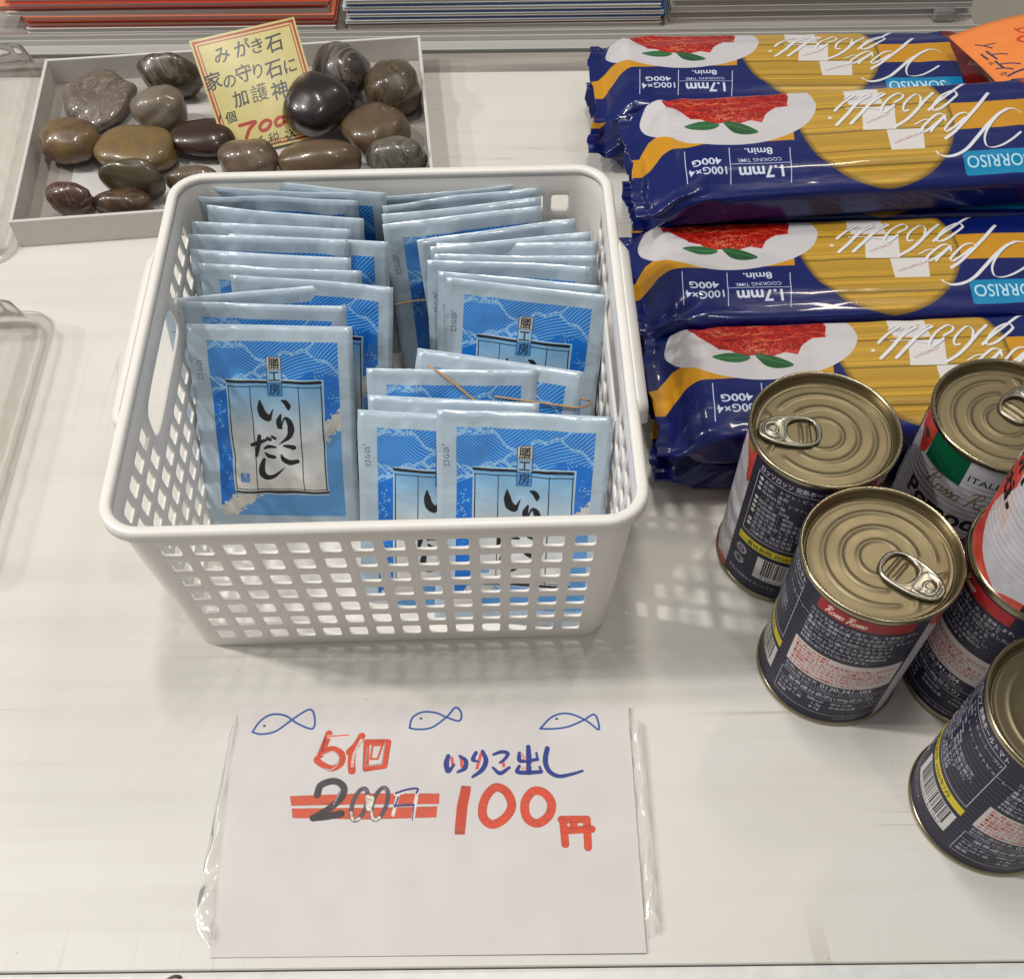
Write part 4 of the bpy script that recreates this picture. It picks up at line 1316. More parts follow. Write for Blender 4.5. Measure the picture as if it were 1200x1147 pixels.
def art_pack():
    c = Print(310, 92, 5.5, (9, 25, 92))
    X, Y = c.xx, c.yy

    def pk(px, py):
        q = B(px, py, 0.0585) * 1000 - np.array([74.2, 522.5, 0]); ca, sa = math.cos(R(1.7)), math.sin(R(1.7))
        return (q[0] * ca + q[1] * sa, 46 - (-q[0] * sa + q[1] * ca))

    def c3(x, y): return pk(720 + x * 0.4, 240 + y * 0.4)

    def c8(x, y): return pk(900 + x * 0.25, 240 + y * 0.25)

    def PP(fn, pts): return [fn(*p) for p in pts]
    gold = (198, 140, 28)
    ya = c8(1000, 150)[1]; yb = c8(1000, 268)[1]
    c.rect(120, ya, 266, yb, gold)
    c.rect(266, -1, 320, 95, (110, 18, 26)); c.text('Quality', 282, 54, 7, (190, 150, 150), rot=math.pi, shear=0.2)
    c.poly(PP(c3, [(5, 190), (60, 180), (95, 150), (300, 140), (522, 140), (526, 187), (420, 192), (250, 196), (180, 199), (130, 206), (100, 222), (70, 240), (5, 240)]), gold)
    # window with the pasta
    cx, cy = c8(505, 195); rx = c8(885, 195)[0] - cx; ry = c8(505, 505)[1] - cy
    wmask, sl = c.poly_mask([(x, max(-1, y)) for x, y in c.ell(cx, cy, rx, ry, 90)])
    base = np.array([180, 141, 50]) / 255.0
    strands = vnoise(c.H, c.W, 6, 51, cellx=1400)[sl]; s2 = vnoise(c.H, c.W, 24, 52, cellx=1500)[sl]
    pasta = base[None, None] * (0.84 + 0.22 * strands + 0.18 * s2)[..., None]
    bl = [c8(500, y)[1] for y in (160, 268, 350, 420)]
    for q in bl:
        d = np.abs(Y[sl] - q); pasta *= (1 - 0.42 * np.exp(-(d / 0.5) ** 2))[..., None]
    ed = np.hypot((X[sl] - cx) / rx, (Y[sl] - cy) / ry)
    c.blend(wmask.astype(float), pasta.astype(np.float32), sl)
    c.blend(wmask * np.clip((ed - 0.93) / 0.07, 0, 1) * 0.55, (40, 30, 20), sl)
    for pts in ([(362, 66), (526, 66), (548, 150), (384, 152)], [(450, 166), (606, 160), (614, 264), (452, 267)], [(566, 268), (742, 262), (756, 348), (592, 352)], [(600, 352), (676, 350), (682, 418), (606, 420)]):
        if pts[0] == (600, 352): continue
        c.poly(PP(c8, pts), (214, 210, 208))
        a, b_ = np.array(pts[3]) * 0.75 + np.array(pts[0]) * 0.25, np.array(pts[1]) * 0.8 + np.array(pts[2]) * 0.2
        for k in range(11):
            p = a + (b_ - a) * (0.16 + 0.066 * k); u, v = c8(*p)
            c.text('STSATSNETTI'[k], u, v, 2.6, (150, 70, 70), rot=math.pi - 0.7)
    # plate, sauce and leaves
    pm = [c3(x, max(y, 40)) for x, y in Print.ell(c, 335, 92, 258, 108, 80)]
    c.poly(pm, (198, 194, 196)); sh_ = np.clip((X - 10) / 20, 0, 1)
    pile = PP(c3, [(135, 62), (150, 40), (300, 30), (500, 36), (512, 60), (505, 92), (470, 96), (440, 116), (430, 136), (395, 130), (360, 140), (320, 136), (280, 140), (250, 126), (215, 122), (185, 100), (160, 88)])
    nz = vnoise(c.H, c.W, 18, 61) * 0.6 + vnoise(c.H, c.W, 7, 62) * 0.4
    mk, sl = c.poly_mask(pile)
    cr = np.stack([110 + 110 * nz[sl], 12 + 60 * nz[sl] ** 2, 10 + 34 * nz[sl] ** 2], -1) / 255.0
    c.blend(mk.astype(float), cr.astype(np.float32), sl)
    g = np.random.RandomState(4)
    for k in range(90):
        u, v = g.uniform(150, 500), g.uniform(42, 128)
        if v > 128 - abs(u - 330) * 0.25: continue
        an = g.uniform(-0.5, 0.5); ln = g.uniform(10, 34)
        p = [c3(u - ln * math.cos(an), v - ln * math.sin(an) * 0.6), c3(u, v + g.uniform(-7, 7)), c3(u + ln * math.cos(an), v + ln * math.sin(an) * 0.6)]
        c.stroke(p, g.uniform(0.25, 0.6), [(206, 104, 60), (176, 36, 24), (96, 10, 10), (214, 140, 84)][g.randint(4)], alpha=0.6)
    for k in range(170):
        u, v = 325 + g.randn() * 50, 118 + g.randn() * 11
        q = c3(u, v); c.stroke([q, (q[0] + 0.2, q[1])], 0.22, (232, 186, 140), alpha=0.8)
    leaf1 = PP(c3, [(198, 140), (230, 132), (270, 132), (302, 142), (280, 154), (240, 154)]); leaf2 = PP(c3, [(315, 134), (350, 136), (385, 146), (418, 164), (380, 172), (345, 166), (325, 150)])
    c.poly(catmull(leaf1, 6, True), (42, 98, 56)); c.poly(catmull(leaf2, 6, True), (32, 84, 44))
    c.stroke(PP(c3, [(205, 141), (255, 143), (300, 142)]), 0.2, (90, 140, 96)); c.stroke(PP(c3, [(318, 138), (365, 152), (412, 164)]), 0.2, (90, 140, 96))
    # small print, upside down to us
    wh = (206, 212, 226)
    # right-angle grid lines
    for xa in (200, 332, 516):
        c.stroke(PP(c3, [(xa - 4, 208), (xa + 2, 298)]), 0.28, wh)
    c.stroke(PP(c3, [(336, 252), (514, 250)]), 0.28, wh)
    for s_, x, y, size, width, of in (('1.7mm', 426, 273, 11.0, 28.5, .03), ('COOKING TIME', 421, 240, 4.6, 28.0, .008), ('8min.', 418, 217, 7.6, 18, .022), ('400G', 262, 243, 8.0, 18.4, .026), ('100G×4', 264, 270, 7.6, 24, .018)):
        u, v = c3(x, y); c.text(s_, u, v, size, wh, rot=math.pi, off=of, width=width)
    # badge
    u0, v0 = c8(930, 368); u1, v1 = c8(1390, 450)
    c.rect(u0 + 2, v0, u1, v1, (0, 128, 176)); c.rect(u0, v0 + 2, u1, v1 - 2, (0, 128, 176))
    for (qx, qy) in ((u0 + 2, v0 + 2), (u0 + 2, v1 - 2)): c.poly(c.ell(qx, qy, 2, 2, 20), (0, 128, 176))
    uc, vc = c8(1118, 408); c.text('SORRISO', uc, vc, 12.0, (196, 222, 236), rot=math.pi, width=c8(1275, 408)[0] - c8(962, 408)[0], off=.006)
    # script lettering
    sw = (222, 222, 226); pen = R(125) if False else R(-52) + math.pi / 2 + R(90)
    ca_, sa_ = math.cos(R(4.2)), math.sin(R(4.2))

    def c6(x, y):          # read off the top pack of the three high pile
        q = B(980 + x * 0.18333, 100 + y * 0.18333, 0.0885) * 1000 - np.array([79.0, 607.5, 0])
        return (q[0] * ca_ + q[1] * sa_ - 5.0, 37.6 - (-q[0] * sa_ + q[1] * ca_))
    let = [([(1112, 204), (1060, 232), (1000, 286), (940, 352), (880, 414), (820, 450), (750, 462), (705, 452), (685, 435)], 1.25),
           ([(1210, 222), (1160, 202), (1105, 208), (1045, 250), (1000, 310), (986, 355), (1002, 396), (1042, 408), (1100, 394), (1160, 364), (1210, 330)], 0.85),
           ([(988, 112), (950, 160), (900, 215), (840, 280), (790, 328), (738, 364)], 1.2), ([(885, 238), (850, 222), (800, 236), (748, 288), (726, 318), (748, 326), (800, 292), (852, 250)], 0.9),
           ([(728, 268), (714, 236), (670, 236), (612, 280), (580, 318), (602, 330), (652, 300), (722, 242)], 0.95), ([(722, 242), (690, 276), (652, 312), (640, 330)], 0.9), ([(640, 262), (585, 268), (535, 292)], 0.6), ([(590, 318), (560, 338), (536, 332)], 0.6),
           ([(960, 34), (905, 28), (852, 40), (790, 78), (720, 134), (650, 186), (618, 212)], 1.0), ([(792, 108), (760, 95), (700, 126), (650, 180), (640, 210), (682, 206), (742, 170), (790, 126), (784, 102)], 0.95),
           ([(642, 108), (600, 150), (540, 212), (480, 266), (415, 304)], 1.15), ([(556, 196), (562, 138), (532, 118), (490, 150), (456, 190), (460, 216), (488, 214)], 0.9),
           ([(396, 176), (440, 150), (452, 124), (422, 112), (370, 140), (326, 190), (314, 220), (340, 224), (392, 192)], 0.95),
           ([(334, 118), (280, 152), (200, 222), (128, 292)], 1.15), ([(238, 128), (180, 162), (100, 240), (38, 298)], 1.15), ([(90, 212), (200, 206), (304, 213)], 0.5),
           ([(300, 140), (330, 118), (312, 112), (262, 146)], 0.6), ([(206, 150), (236, 128), (214, 122), (170, 150)], 0.6), ([(138, 128), (92, 160), (42, 204), (22, 222)], 1.0), ([(110, 150), (138, 128), (118, 122), (80, 146)], 0.6)]
    for pts, r_ in let:
        c.stroke([(u + 0.5, v + 0.6) for u, v in PP(c6, pts)], r_ * 0.9, (30, 30, 40), alpha=0.35, pen=R(42))
    for pts, r_ in let:
        c.stroke(PP(c6, pts), r_ * 0.92, sw, pen=R(42))
    q = c6(-8, 258); c.stroke([q, (q[0] + 0.2, q[1])], 1.1, sw)
    return c.image('spaghetti_print')


def pack_mesh(seed):
    g = np.random.RandomState(seed)
    nx, na = 110, 64
    xs = np.concatenate([np.linspace(0, 0.045, 46), np.linspace(0.046, PL - 0.046, nx - 92), np.linspace(PL - 0.045, PL, 46)])
    nx = len(xs)
    V, UV = [], []
    W = [(g.uniform(30, 140), g.uniform(0, 6.28), g.randint(2, 9), g.uniform(0, 6.28)) for _ in range(7)]
    W2 = [(g.uniform(150, 420), g.uniform(0, 6.28), g.randint(3, 14), g.uniform(0, 6.28)) for _ in range(9)]
    for x in xs:
        e = min(x, PL - x)
        f = sm((e - 0.008) / 0.020); f = float(f)
        half_t = 0.0006 + (PTH / 2 - 0.0006) * f ** 0.8
        half_w = PWD / 2 - 0.0015 * f
        ex = 2.0 + 2.8 * f
        mid = float(sm((e - 0.006) / 0.006)) * float(sm((0.075 - e) / 0.05))
        for a in range(na):
            th = 2 * math.pi * a / na
            cy, cz = math.cos(th), math.sin(th)
            y = half_w * math.copysign(abs(cy) ** (2 / ex), cy); z = half_t * math.copysign(abs(cz) ** (2 / ex), cz)
            wr = sum(math.sin(k * x + p1) * math.sin(n_ * th + p2) for k, p1, n_, p2 in W) / 7
            w2 = sum(math.sin(k * x * 0.6 + p1 + n_ * th) for k, p1, n_, p2 in W2) / 9
            amp = 0.0006 * f + 0.0026 * mid
            lob = 0.0008 * math.cos(y / PWD * 2 * math.pi * 4) * f * (1 if cz > 0 else 0.3)
            z = z + math.copysign(1, cz) * (lob + amp * (wr + 0.8 * w2)) * min(1, abs(cz) * 2.2)
            y = y + amp * 1.2 * w2 * cy
            fin = float(sm((0.012 - e) / 0.006))
            z = z + fin * (0.0014 * math.sin(y * 700 + seed) + 0.003 * math.sin(y * 60 + seed * 2.0))
            xx = x + (0.0022 * math.sin(y * 90 + seed) + 0.0008 * math.sin(y * 320 + seed)) * float(sm((0.02 - e) / 0.02))
            V.append((xx, y, z)); UV.append((min(1, max(0, x / PL)), 0.5 + y / PWD))
    Fc = grid_faces(nx, na) + [(i * na + na - 1, (i + 1) * na + na - 1, (i + 1) * na, i * na) for i in range(nx - 1)]
    Fc.append(tuple(range(na))[::-1]); Fc.append(tuple(range((nx - 1) * na, nx * na)))
    me = mesh('spaghetti_pack', V, Fc, UV)
    b2 = bmesh.new(); b2.from_mesh(me); bmesh.ops.recalc_face_normals(b2, faces=b2.faces[:]); b2.to_mesh(me); b2.free()
    return me


def pack_material():
    mt, nt, b, N, L = new_mat('pasta_film')
    t = N.new('ShaderNodeTexImage'); t.image = art_pack(); t.interpolation = 'Cubic'; t.extension = 'EXTEND'
    L.new(t.outputs[0], b.inputs['Base Color'])
    setp(b, rough=0.30, coat=0.40, coat_rough=0.035, spec=0.30)
    n1 = noise_node(N, L, 40, 3, 0.5, mapping=(0.35, 1.6, 1.6))
    n2 = noise_node(N, L, 150, 2, 0.5, mapping=(0.5, 1.4, 1.4))
    b1 = bump(N, L, b, n1.outputs[0], 0.45, 0.0020)
    bump(N, L, b, n2.outputs[0], 0.22, 0.0006, b1)
    return mt


M_pack = pack_material()
PM = [pack_mesh(s) for s in (3, 8, 14)]
for me in PM: me.materials.append(M_pack)
for i, (x, y, z, rz, rx, mesh_i, lab) in enumerate([
        (0.0635, 0.741, 0.0155, R(-1.6), 0, 1, 'blue spaghetti pack under the rearmost pack, its crumpled end poking out'),
        (0.0640, 0.7375, 0.0460, R(0.3), 0, 0, 'rearmost blue spaghetti pack with the orange card lying over it'),
        (0.0860, 0.6210, 0.0155, R(0.6), 0, 2, 'bottom blue spaghetti pack of the three high pile'),
        (0.0840, 0.6180, 0.0455, R(-0.4), 0, 1, 'middle blue spaghetti pack of the three high pile'),
        (0.0790, 0.6000, 0.0785, R(4.2), R(8), 2, 'top blue spaghetti pack of the three high pile, overlapping the rearmost one'),
        (0.0800, 0.5255, 0.0155, R(0.8), 0, 0, 'lower blue spaghetti pack under the one with a stripe of light'),
        (0.0742, 0.5225, 0.0455, R(1.7), 0, 1, 'blue spaghetti pack between the three high pile and the cans pile'),
        (0.0850, 0.4345, 0.0155, R(1.6), 0, 2, 'lower blue spaghetti pack touching the tomato cans'),
        (0.0830, 0.4295, 0.0460, R(2.2), 0, 0, 'upper blue spaghetti pack right behind the tomato cans')]):
    o = link('spaghetti_pack', PM[mesh_i], None, None, True)
    o.location = (x, y, z); o.rotation_euler = (rx, 0, rz)
    tag(o, lab, 'pasta pack', 'spaghetti packs piled on the table')


# ------------------------------------------------------------------ tomato cans
CIRC = 231.0; LH = 104.0


ROSSO = [([(0.05, 0.0), (0.14, 0.5), (0.22, 0.95)], 1.0), ([(-0.05, 0.80), (0.12, 0.98), (0.36, 1.0), (0.44, 0.78), (0.30, 0.56), (0.16, 0.54)], .8), ([(0.24, 0.54), (0.34, 0.22), (0.48, 0.0), (0.58, 0.10)], .9),
         ([(0.76, 0.44), (0.62, 0.40), (0.58, 0.12), (0.70, 0.0), (0.84, 0.16), (0.80, 0.42), (0.94, 0.34)], .8),
         ([(0.92, 0.10), (1.02, 0.34), (1.06, 0.48), (1.12, 0.24), (1.06, 0.02), (0.96, 0.04)], .8), ([(1.10, 0.08), (1.24, 0.34), (1.28, 0.48), (1.34, 0.24), (1.28, 0.02), (1.18, 0.04)], .8),
         ([(1.32, 0.10), (1.44, 0.36), (1.58, 0.44), (1.44, 0.40), (1.40, 0.12), (1.52, 0.0), (1.66, 0.16), (1.62, 0.42), (1.76, 0.36)], .8)]


def rosso(c, x, y, h, col, rad=0.42):
    for w0 in (0.0, 2.05):
        for pts, k in ROSSO:
            c.stroke([(x + (px + w0 + 0.22 * py) * h, y - py * h) for px, py in pts], rad * k, col, pen=R(20))


def art_can():
    c = Print(CIRC, LH, 7.5, (27, 26, 50))
    X, Y = c.xx, c.yy
    dg = CIRC / 360.0
    wh = (222, 222, 228)

    def D(a): return a * dg
    # ---- list panel 0..88 deg
    fx0, fx1 = D(8), D(84); fy0, fy1 = 9.5, 58
    for q in ((fx0, fy0, fx1, fy0), (fx1, fy0, fx1, fy1), (fx1, fy1, fx0, fy1), (fx0, fy1, fx0, fy0)): c.line(*q, 0.35, wh)
    c.text('ロッソロッソ 完熟ホールトマト', (fx0 + fx1) / 2 + 0.5, 6.2, 4.4, wh, width=fx1 - fx0 - 1, off=.012)
    rows = ['●名称：トマト・ピューレーづけ', '●形状：全形', '●原材料名：トマト、トマトピューレー', '　／クエン酸', '●固形量：250g', '●内容総量：400g', '●賞味期限：欄外下部に記載', '●保存方法：高温多湿を避け、', '　常温で保存してください。', '●原産国名：イタリア', '●輸入者：株式会社', '　川崎市宮前区宮崎']
    for i, t in enumerate(rows):
        y = 13.2 + i * 3.75
        if t[0] == '●': c.poly(c.ell(fx0 + 3.0, y, 1.35, 1.35, 20), (214, 210, 206))
        c.text(t[1:], fx0 + 5.2, y, 3.1, wh, 'l', off=.004)
    c.rect(fx0 - 1, 61.5, fx1 + 1, 67.5, (214, 196, 30)); c.text('賞味期限 2026年7月', fx0 + 6, 64.5, 4.4, (44, 40, 20), 'l', off=.008, width=34)
    for y in (75, 84):
        for rr in (3.6, 2.9): c.stroke([tuple(p) for p in c.ell(fx0 + 3.5, y, rr, rr * 0.9, 24)], 0.2, wh, closed=True)
        c.text('紙' if y == 75 else 'スチール'[:2], fx0 + 3.5, y, 3.4, wh)
    c.rect(D(31), 71, D(84.5), 90, (206, 204, 202))
    g = np.random.RandomState(9); x = D(31) + 4
    while x < D(84.5) - 3:
        wd = g.choice([0.35, 0.6, 0.9]); c.rect(x, 71.6, x + wd, 86.2, (24, 24, 28)); x += wd + g.choice([0.4, 0.6, 0.9])
    c.text('4 560456 811027', D(58), 88.2, 3.0, (30, 30, 30), width=26)
    c.text('写真の内容はイメージです。', fx0 + 14, 95.5, 2.6, wh)
    # ---- banner panel 90..187 deg
    bx0, bx1 = D(95), D(184)
    c.poly([(D(101), 2.2), (D(174), 2.2), (D(174), 10.5), (D(101), 10.5)], (160, 26, 34))
    rosso(c, D(108), 8.9, 9.3 * 0.58, (232, 214, 190), 0.40)
    for i, t in enumerate(['ロッソとはイタリア語で「赤」を意味します。', 'イタリア南部の真っ赤な太陽を浴びて', '真っ赤に完熟したトマトを缶詰にしました。', '濃厚にイタリアの完熟したトマトを', 'ピューレーに漬けこんであります。', '煮込んだトマトをそのまま缶詰にし、', '料理ソースやカレーなどの本格的な', '料理にお使いいただけます。']):
        c.text(t, bx0 + 2 + 0.4 * i * 0, 14.0 + i * 3.55, 3.0, wh, 'l', off=.008, width=min(len(t) * 2.75, 53))
    c.rect(bx0, 43, bx1, 66, (208, 200, 196))
    for i, t in enumerate(['【使用上の注意】', '●缶を開ける時や中身を取り出す時、切り口で', '手をけがをしないようご注意ください。', '●開缶後はガラスなどの別の容器に移し替えて', '冷蔵庫に入れてお早めにお召し上がりください。', '●まれにトマトのヘタや皮が入ることがあり', 'ますが品質には問題ありません。']):
        c.text(t, bx0 + 2, 45.2 + i * 3.1, 2.75, (170, 34, 34), 'l', off=.010, width=min(len(t) * 2.5, 52) if i else None)
    c.text('お問い合わせ先', bx0 + 1, 69.0, 2.8, wh, 'l', off=.006); c.text('0120-341-384', bx0 + 22, 69.0, 4.6, wh, 'l', off=.012)
    c.text('受付時間 9:00〜17:00(土・日・祝日を除く)', bx0 + 1, 72.6, 2.3, wh, 'l', width=50)
    for q in ((bx0, 75, bx1, 75), (bx1, 75, bx1, 97), (bx1, 97, bx0, 97), (bx0, 97, bx0, 75), (bx0, 81.5, bx1, 81.5)): c.line(*q, 0.3, wh)
    c.text('栄養成分表示(100g当たり)', (bx0 + bx1) / 2, 78.3, 4.0, wh, off=.008, width=46)
    for i, (a, b_, d_, e_) in enumerate((('エネルギー', '20kcal', '炭水化物', '4.2g'), ('たんぱく質', '1.3g', '食塩相当量', '0.03g'), ('脂質', '0.1g', '', ''))):
        y = 84.6 + i * 4.0
        c.text(a, bx0 + 1.6, y, 3.0, wh, 'l', off=.006); c.text(b_, bx0 + 27, y, 3.4, wh, 'r', off=.008)
        if d_: c.text(d_, bx0 + 31, y, 2.8, wh, 'l', off=.004); c.text(e_, bx1 - 2, y, 2.8, wh, 'r')
    c.text('この表示値は目安です。', bx1 - 10, 100, 2.2, wh)
    # ---- picture panel 187..360 deg
    fx = X >= D(187)
    pan = np.array([196, 194, 200]) / 255.0 * (0.96 + 0.08 * vnoise(c.H, c.W, 60, 71)[..., None])
    c.a[fx] = np.broadcast_to(pan, c.a.shape)[fx]
    nz = vnoise(c.H, c.W, 90, 72) * 0.8 + vnoise(c.H, c.W, 24, 73) * 0.2

    def tomato(pts, dark=1.0):
        mk, sl = c.poly_mask(catmull(pts, 8, True))
        n_ = nz[sl]
        cr = np.stack([(168 + 50 * n_) * dark, (50 + 56 * n_ ** 2) * dark, (42 + 46 * n_ ** 2) * dark], -1) / 255.0
        c.blend(mk.astype(float), cr.astype(np.float32), sl)
    tomato([(D(340), 106), (D(308), 94), (D(290), 82), (D(296), 66), (D(306), 54), (D(296), 38), (D(276), 64), (D(276), 106)])
    tomato([(D(361), 99), (D(346), 101), (D(338), 106), (D(361), 106)])
    for k in range(26):
        u = D(286 + 1.1 * k); c.stroke([(u, 50 + g.uniform(0, 20)), (u + 3, 70 + g.uniform(0, 16))], 0.25, (226, 120, 84), alpha=0.25)
    tomato([(D(187), -2), (D(216), -2), (D(217), 10), (D(214), 20), (D(206), 24), (D(200), 16), (D(190), 12)])
    tomato([(D(361), -2), (D(334), -2), (D(342), 8), (D(350), 14), (D(355), 26), (D(361), 22)])
    c.poly(c.ell(D(206), 11, 3.6, 2.4), (66, 60, 40)); c.poly(c.ell(D(349), 5, 3.4, 2.2), (120, 130, 60))
    c.rect(D(217), -1, D(255.5), 20, (6, 92, 58)); c.rect(D(255.5), -1, D(294), 20, (206, 204, 208)); c.rect(D(294), -1, D(328), 20, (176, 30, 36))
    c.text('ITALIA', D(274.7), 12, 6.2, (40, 40, 46), off=.006, width=20)
    rosso(c, D(228), 32, 12.5 * 0.95, (138, 118, 88), 0.55)
    blk = (26, 26, 30)
    c.text('Pomodori', D(262), 44, 17, blk, off=.03, width=62); c.text('Pelati.', D(272), 60, 17, blk, off=.03, width=50)
    c.a *= (0.97 + 0.05 * vnoise(c.H, c.W, 14, 80, cellx=900))[..., None]
    return c.image('can_print')


M_label = printed('can_label', art_can(), 0.42, 0, coat=0.08, coat_rough=0.15, spec=0.28)


def lid_material():
    mt, nt, b, N, L = new_mat('lacquered_lid')
    b.inputs['Base Color'].default_value = lin((134, 123, 97)); setp(b, rough=0.36, metal=0.92, aniso=0.0)
    n = noise_node(N, L, 400, 2, 0.5); bump(N, L, b, n.outputs[0], 0.03, 0.0002)
    sc_ = noise_node(N, L, 60, 3, 0.6, mapping=(0.15, 3, 1)); bump(N, L, b, sc_.outputs[0], 0.05, 0.0003)
    n2 = noise_node(N, L, 30, 3, 0.5); r = ramp(N, [(0.3, (0.28, 0.32, 0.32, 1)), (0.7, (0.44, 0.44, 0.44, 1))]); L.new(n2.outputs[0], r.inputs[0]); L.new(r.outputs[0], b.inputs['Roughness'])
    return mt


M_lid = lid_material()
M_rim = plain('tin_rim', (156, 146, 120), 0.24, 1.0, 200, 0.03)
M_tab = plain('tin_tab', (160, 156, 142), 0.30, 1.0, 300, 0.03)
CR, CH = 0.0368, 0.110


def lathe(name, prof, n=96, uvv=False, z0=0, z1=1):
    V, UV = [], []
    for k in range(n + 1 if uvv else n):
        a = 2 * math.pi * k / n
        for (r, z) in prof:
            V.append((r * math.cos(a), r * math.sin(a), z)); UV.append((k / n, (z - z0) / (z1 - z0)))
    m_ = len(prof)
    Fc = grid_faces(n + 1, m_) if uvv else grid_faces(n, m_, wrap_u=True)
    return mesh(name, V, Fc, UV if uvv else None)


# label sleeve with fine corrugation
zl = np.linspace(0.0030, 0.1068, 140)
rib = [CR + 0.00009 * math.sin(z * 2 * math.pi / 0.0036) * float(sm((z - 0.012) / 0.01)) * float(sm((0.098 - z) / 0.01)) + 0.0003 * math.exp(-((z - 0.003) / 0.0012) ** 2) for z in zl]
ME_label = lathe('label', list(zip(rib, zl)), 128, True, 0.0030, 0.1068)
ME_top = lathe('seam', [(CR - .0002, .1062), (CR + .0009, .1066), (CR + .0014, .1074), (CR + .0015, .1088), (CR + .0011, .1097), (CR + .0004, .1100), (CR - .0004, .1096), (CR - .0008, .1086), (CR - .0010, .1058)], 96)
ME_bot = lathe('seam', [(CR - .0008, .0008), (CR - .0002, .0002), (CR + .0007, .0004), (CR + .0012, .0014), (CR + .0011, .0026), (CR + .0003, .0034), (CR - .0002, .0036)], 96)


def lid_mesh():
    nr, na = 120, 144
    RL = CR - 0.0009
    V = []
    for a in range(na):
        th = 2 * math.pi * a / na
        for k in range(nr):
            r = RL * k / (nr - 1)
            z = 0.1058 - 0.0002
            rr = r / RL
            # countersink near the wall
            z0_ = 0.1042
            h = z0_
            if rr > 0.945: h = z0_ - 0.0009 * math.sin(math.pi * min(1, (rr - 0.945) / 0.04)) + float(sm((rr - 0.975) / 0.025)) * 0.0020
            gap = abs((th + math.pi) % (2 * math.pi) - math.pi)       # angle from the tab direction (+x)
            m1 = float(sm((gap - R(34)) / R(8))); m2 = float(sm((gap - R(40)) / R(10)))
            h += 0.00034 * m1 * math.exp(-((r - 0.0262) / 0.0012) ** 2)
            h += 0.00034 * m2 * math.exp(-((r - 0.0178) / 0.0012) ** 2)
            h += 0.00032 * float(sm((gap - R(30)) / R(14))) * math.exp(-((r - 0.0100) / 0.0011) ** 2)
            h -= 0.00012 * math.exp(-((r - 0.0325) / 0.0006) ** 2)
            xl_, yl_ = r * math.cos(th), r * math.sin(th)
            for xb in (0.0072, 0.0112): h += 0.0006 * math.exp(-((xl_ - xb) / 0.0009) ** 4 - (yl_ / 0.0058) ** 6)
            for s_ in (-1, 1):
                px, py = r * math.cos(th) - 0.0262, r * math.sin(th) - s_ * 0.0100
                u = px * 0.5 + py * s_ * 0.87; v = -px * 0.87 + py * s_ * 0.5
                h += 0.0007 * math.exp(-(u / 0.0035) ** 4 - (v / 0.0008) ** 2)
            V.append((r * math.cos(th), r * math.sin(th), h))
    Fc = grid_faces(na, nr, wrap_u=True)
    return mesh('lid', V, Fc)


ME_lid = lid_mesh()


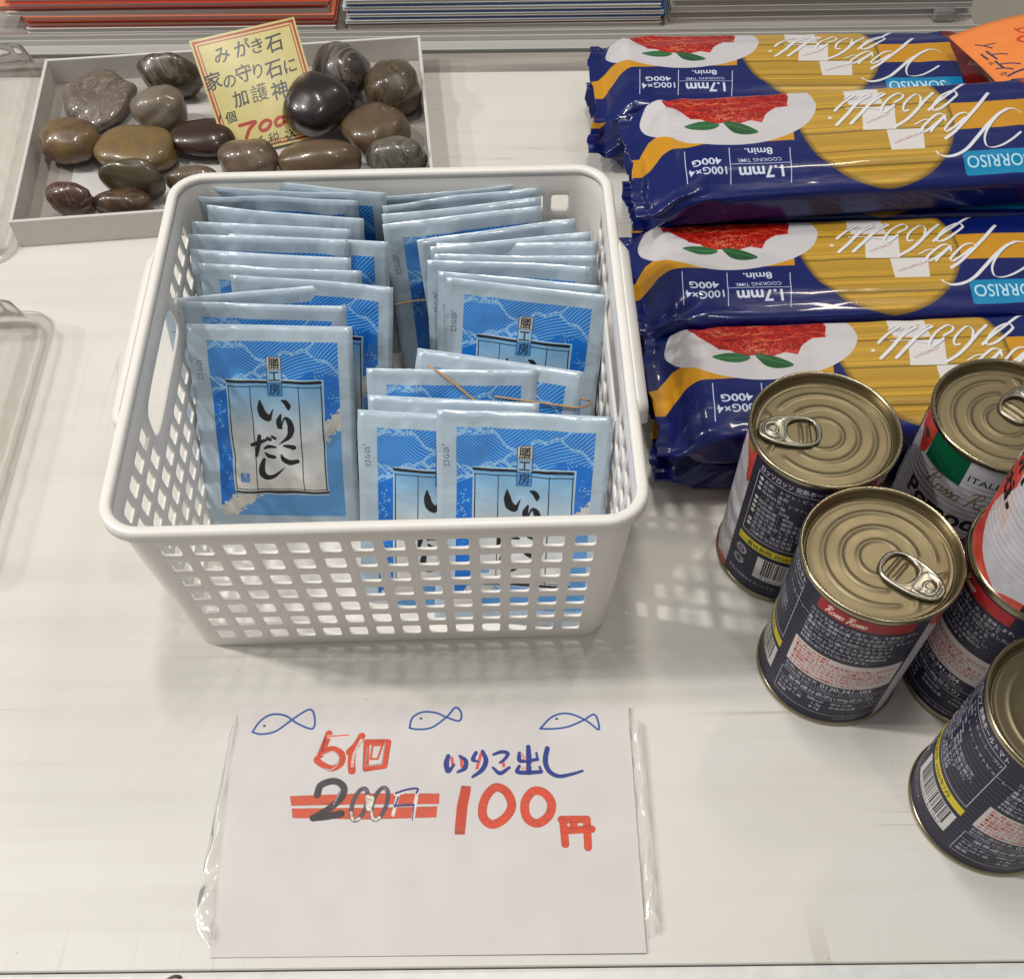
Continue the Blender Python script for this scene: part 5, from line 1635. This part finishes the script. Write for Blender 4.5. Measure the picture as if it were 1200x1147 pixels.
def tab_mesh():
    """pull tab along +x: finger ring towards the centre, nose at the rivet"""
    n = 64

    def egg(sc, dx=0, k=0.17):
        P = []
        for i in range(n):
            a = 2 * math.pi * i / n
            x, y = math.cos(a), math.sin(a)
            wy = 0.0102 * (1 - k * (x + 0.15))
            xx = 0.0160 * math.copysign(abs(x) ** 0.85, x); yy = wy * math.copysign(abs(y) ** 0.80, y)
            P.append((xx, yy))
        return P
    out = egg(1)
    hole = []
    for i in range(n):
        a = 2 * math.pi * i / n; x, y = math.cos(a), math.sin(a)
        hole.append((-0.0062 + 0.0073 * math.copysign(abs(x) ** 0.8, x), 0.0078 * math.copysign(abs(y) ** 0.75, y) * (1 - 0.10 * x)))
    bm = bmesh.new()

    def ring(P, z): return [bm.verts.new((x, y, z)) for x, y in P]

    def inset(P, d):
        Q = np.array(P); c = Q.mean(axis=0); out_ = []
        for i in range(len(Q)):
            t = Q[(i + 1) % n] - Q[i - 1]; nn = np.array([-t[1], t[0]]); nn /= np.linalg.norm(nn) + 1e-12
            out_.append(tuple(Q[i] + nn * d))
        return out_

    def bridge(A, B_):
        for i in range(n): bm.faces.new((A[i], A[(i + 1) % n], B_[(i + 1) % n], B_[i]))
    # outer bead
    o1 = ring(out, 0.0004); o2 = ring(inset(out, -0.0001), 0.0011); o3 = ring(inset(out, 0.0006), 0.0017); o4 = ring(inset(out, 0.0015), 0.0016); o5 = ring(inset(out, 0.0020), 0.0011)
    ob = ring(inset(out, 0.0006), 0.0001)
    bridge(ob, o1); bridge(o1, o2); bridge(o2, o3); bridge(o3, o4); bridge(o4, o5)
    h1 = ring(hole, 0.0004); h2 = ring(inset(hole, 0.0002), 0.0010) if False else ring(hole, 0.0011)
    h3 = ring([(-0.0062 + (x + 0.0062) * 1.07, y * 1.07) for x, y in hole], 0.0016); h4 = ring([(-0.0062 + (x + 0.0062) * 1.17, y * 1.13) for x, y in hole], 0.0015)
    bridge(h2, h1); bridge(h3, h2); bridge(h4, h3)
    bridge(o5, h4)
    bridge(h1, ob)
    # nose panel with a raised edge and rivet
    def disc(cx, rx, ry, z, p=2.6):
        P = []
        for i in range(n):
            a = 2 * math.pi * i / n; x, y = math.cos(a), math.sin(a)
            P.append((cx + rx * math.copysign(abs(x) ** (2 / p), x), ry * math.copysign(abs(y) ** (2 / p), y) * (1 - 0.16 * x)))
        return ring(P, z)
    d0 = disc(0.0080, 0.0061, 0.0072, 0.0012, 3.2); d1 = disc(0.0080, 0.0059, 0.0069, 0.0017, 3.2); d2 = disc(0.0080, 0.0052, 0.0062, 0.0017, 3.2); d3 = disc(0.0080, 0.0049, 0.0058, 0.0013, 3.2)
    r1 = disc(0.0084, 0.0032, 0.0032, 0.0013, 2); r2 = disc(0.0084, 0.0030, 0.0030, 0.0016, 2); r3 = disc(0.0084, 0.0016, 0.0016, 0.0016, 2); r4 = disc(0.0084, 0.0012, 0.0012, 0.0014, 2); r5 = disc(0.0084, 0.0004, 0.0004, 0.0016, 2)
    for a_, b_ in ((d0, d1), (d1, d2), (d2, d3), (d3, r1), (r1, r2), (r2, r3), (r3, r4), (r4, r5)): bridge(a_, b_)
    bm.faces.new(r5)
    bmesh.ops.recalc_face_normals(bm, faces=bm.faces[:])
    me = bpy.data.meshes.new('pull_tab'); bm.to_mesh(me); bm.free()
    return me


ME_tab = tab_mesh()
for i, (nm, x, y, z, zero, tabdir, lab) in enumerate([
        ('A', 0.1578, 0.3502, 0, -161, 176, 'tomato can beside the basket with its list label and yellow bar showing'),
        ('B', 0.1718, 0.2751, 0, 112.5, -43, 'tomato can with red banner label, in the middle of the group'),
        ('D', 0.2517, 0.3577, 0, -26.5, 40, 'tomato can turned to show its green and white ITALIA label'),
        ('F', 0.2492, 0.2705, 0, 58, 20, 'tomato can under the stacked can, its dark label showing below'),
        ('G', 0.2485, 0.2680, 0.1101, -131, 0, 'tomato can stacked on another, red tomato picture showing'),
        ('E', 0.2385, 0.1940, 0, 129, 60, 'tomato can nearest the table edge with its barcode showing')]):
    t = empty('tomato_can', (x, y, z))
    tag(t, lab, 'can', 'tomato cans on the table')
    lb = link('label', ME_label, M_label, t, True); lb.rotation_euler = (0, 0, R(zero))
    sm1 = link('seam', ME_top, M_rim, t, True); sm2 = link('seam', ME_bot, M_rim, t, True)
    ld = link('lid', ME_lid, M_lid, t, True); ld.rotation_euler = (0, 0, R(tabdir))
    tb_ = link('pull_tab', ME_tab, M_tab, ld, True); tb_.location = (0.0170, 0, 0.1049); tb_.rotation_euler = (0, R(-1.5), 0)
    if i == 0:
        pass


# ------------------------------------------------------------------ orange card
def art_orange():
    c = Print(150, 100, 6, (232, 132, 62))
    c.a *= (0.97 + 0.05 * vnoise(c.H, c.W, 140, 2))[..., None]
    ink = (38, 44, 84)
    for ch, x, y, s_ in (('ス', 38, 18, 22), ('パ', 60, 17, 22), ('ゲ', 80, 16, 21), ('テ', 99, 15, 20), ('ィ', 116, 15, 19)):
        c.text(ch, x, y, s_, ink, off=0.002, wob=0.03, shear=0.15)
    c.text('400g', 98, 48, 30, (200, 58, 32), off=-0.004, shear=0.1, width=64)
    c.text('100円', 90, 80, 26, (200, 58, 32), off=-0.004)
    return c.image('orange_card_print')


# its upper edge runs from the tip at the shelf corner down towards the right frame side
tip = B(1112, 40, 0.078); low = B(1200, 141, 0.086)
d = (tip - low) / np.linalg.norm(tip - low)          # reading direction of the lettering
Lc = 0.125
q_tr = tip; q_tl = tip - d * Lc
perp = np.cross(d, np.array([0, 0, 1.0])); perp /= np.linalg.norm(perp)
perp = perp if perp[0] > 0 else -perp
drop = perp * 0.085 + np.array([0, 0, 0.010])
oc = link('orange_card', sheet_mesh('orange_card', [q_tl, q_tr, q_tr + drop, q_tl + drop], 20, 16, 0.0004, lambda u, v: 0.004 * math.sin(3 * v) + 0.003 * math.sin(4 * u)), printed('orange_paper', art_orange(), 0.6, 60, 0.05), None, True)
tag(oc, 'orange handwritten price card lying over the rear spaghetti packs', 'price card')
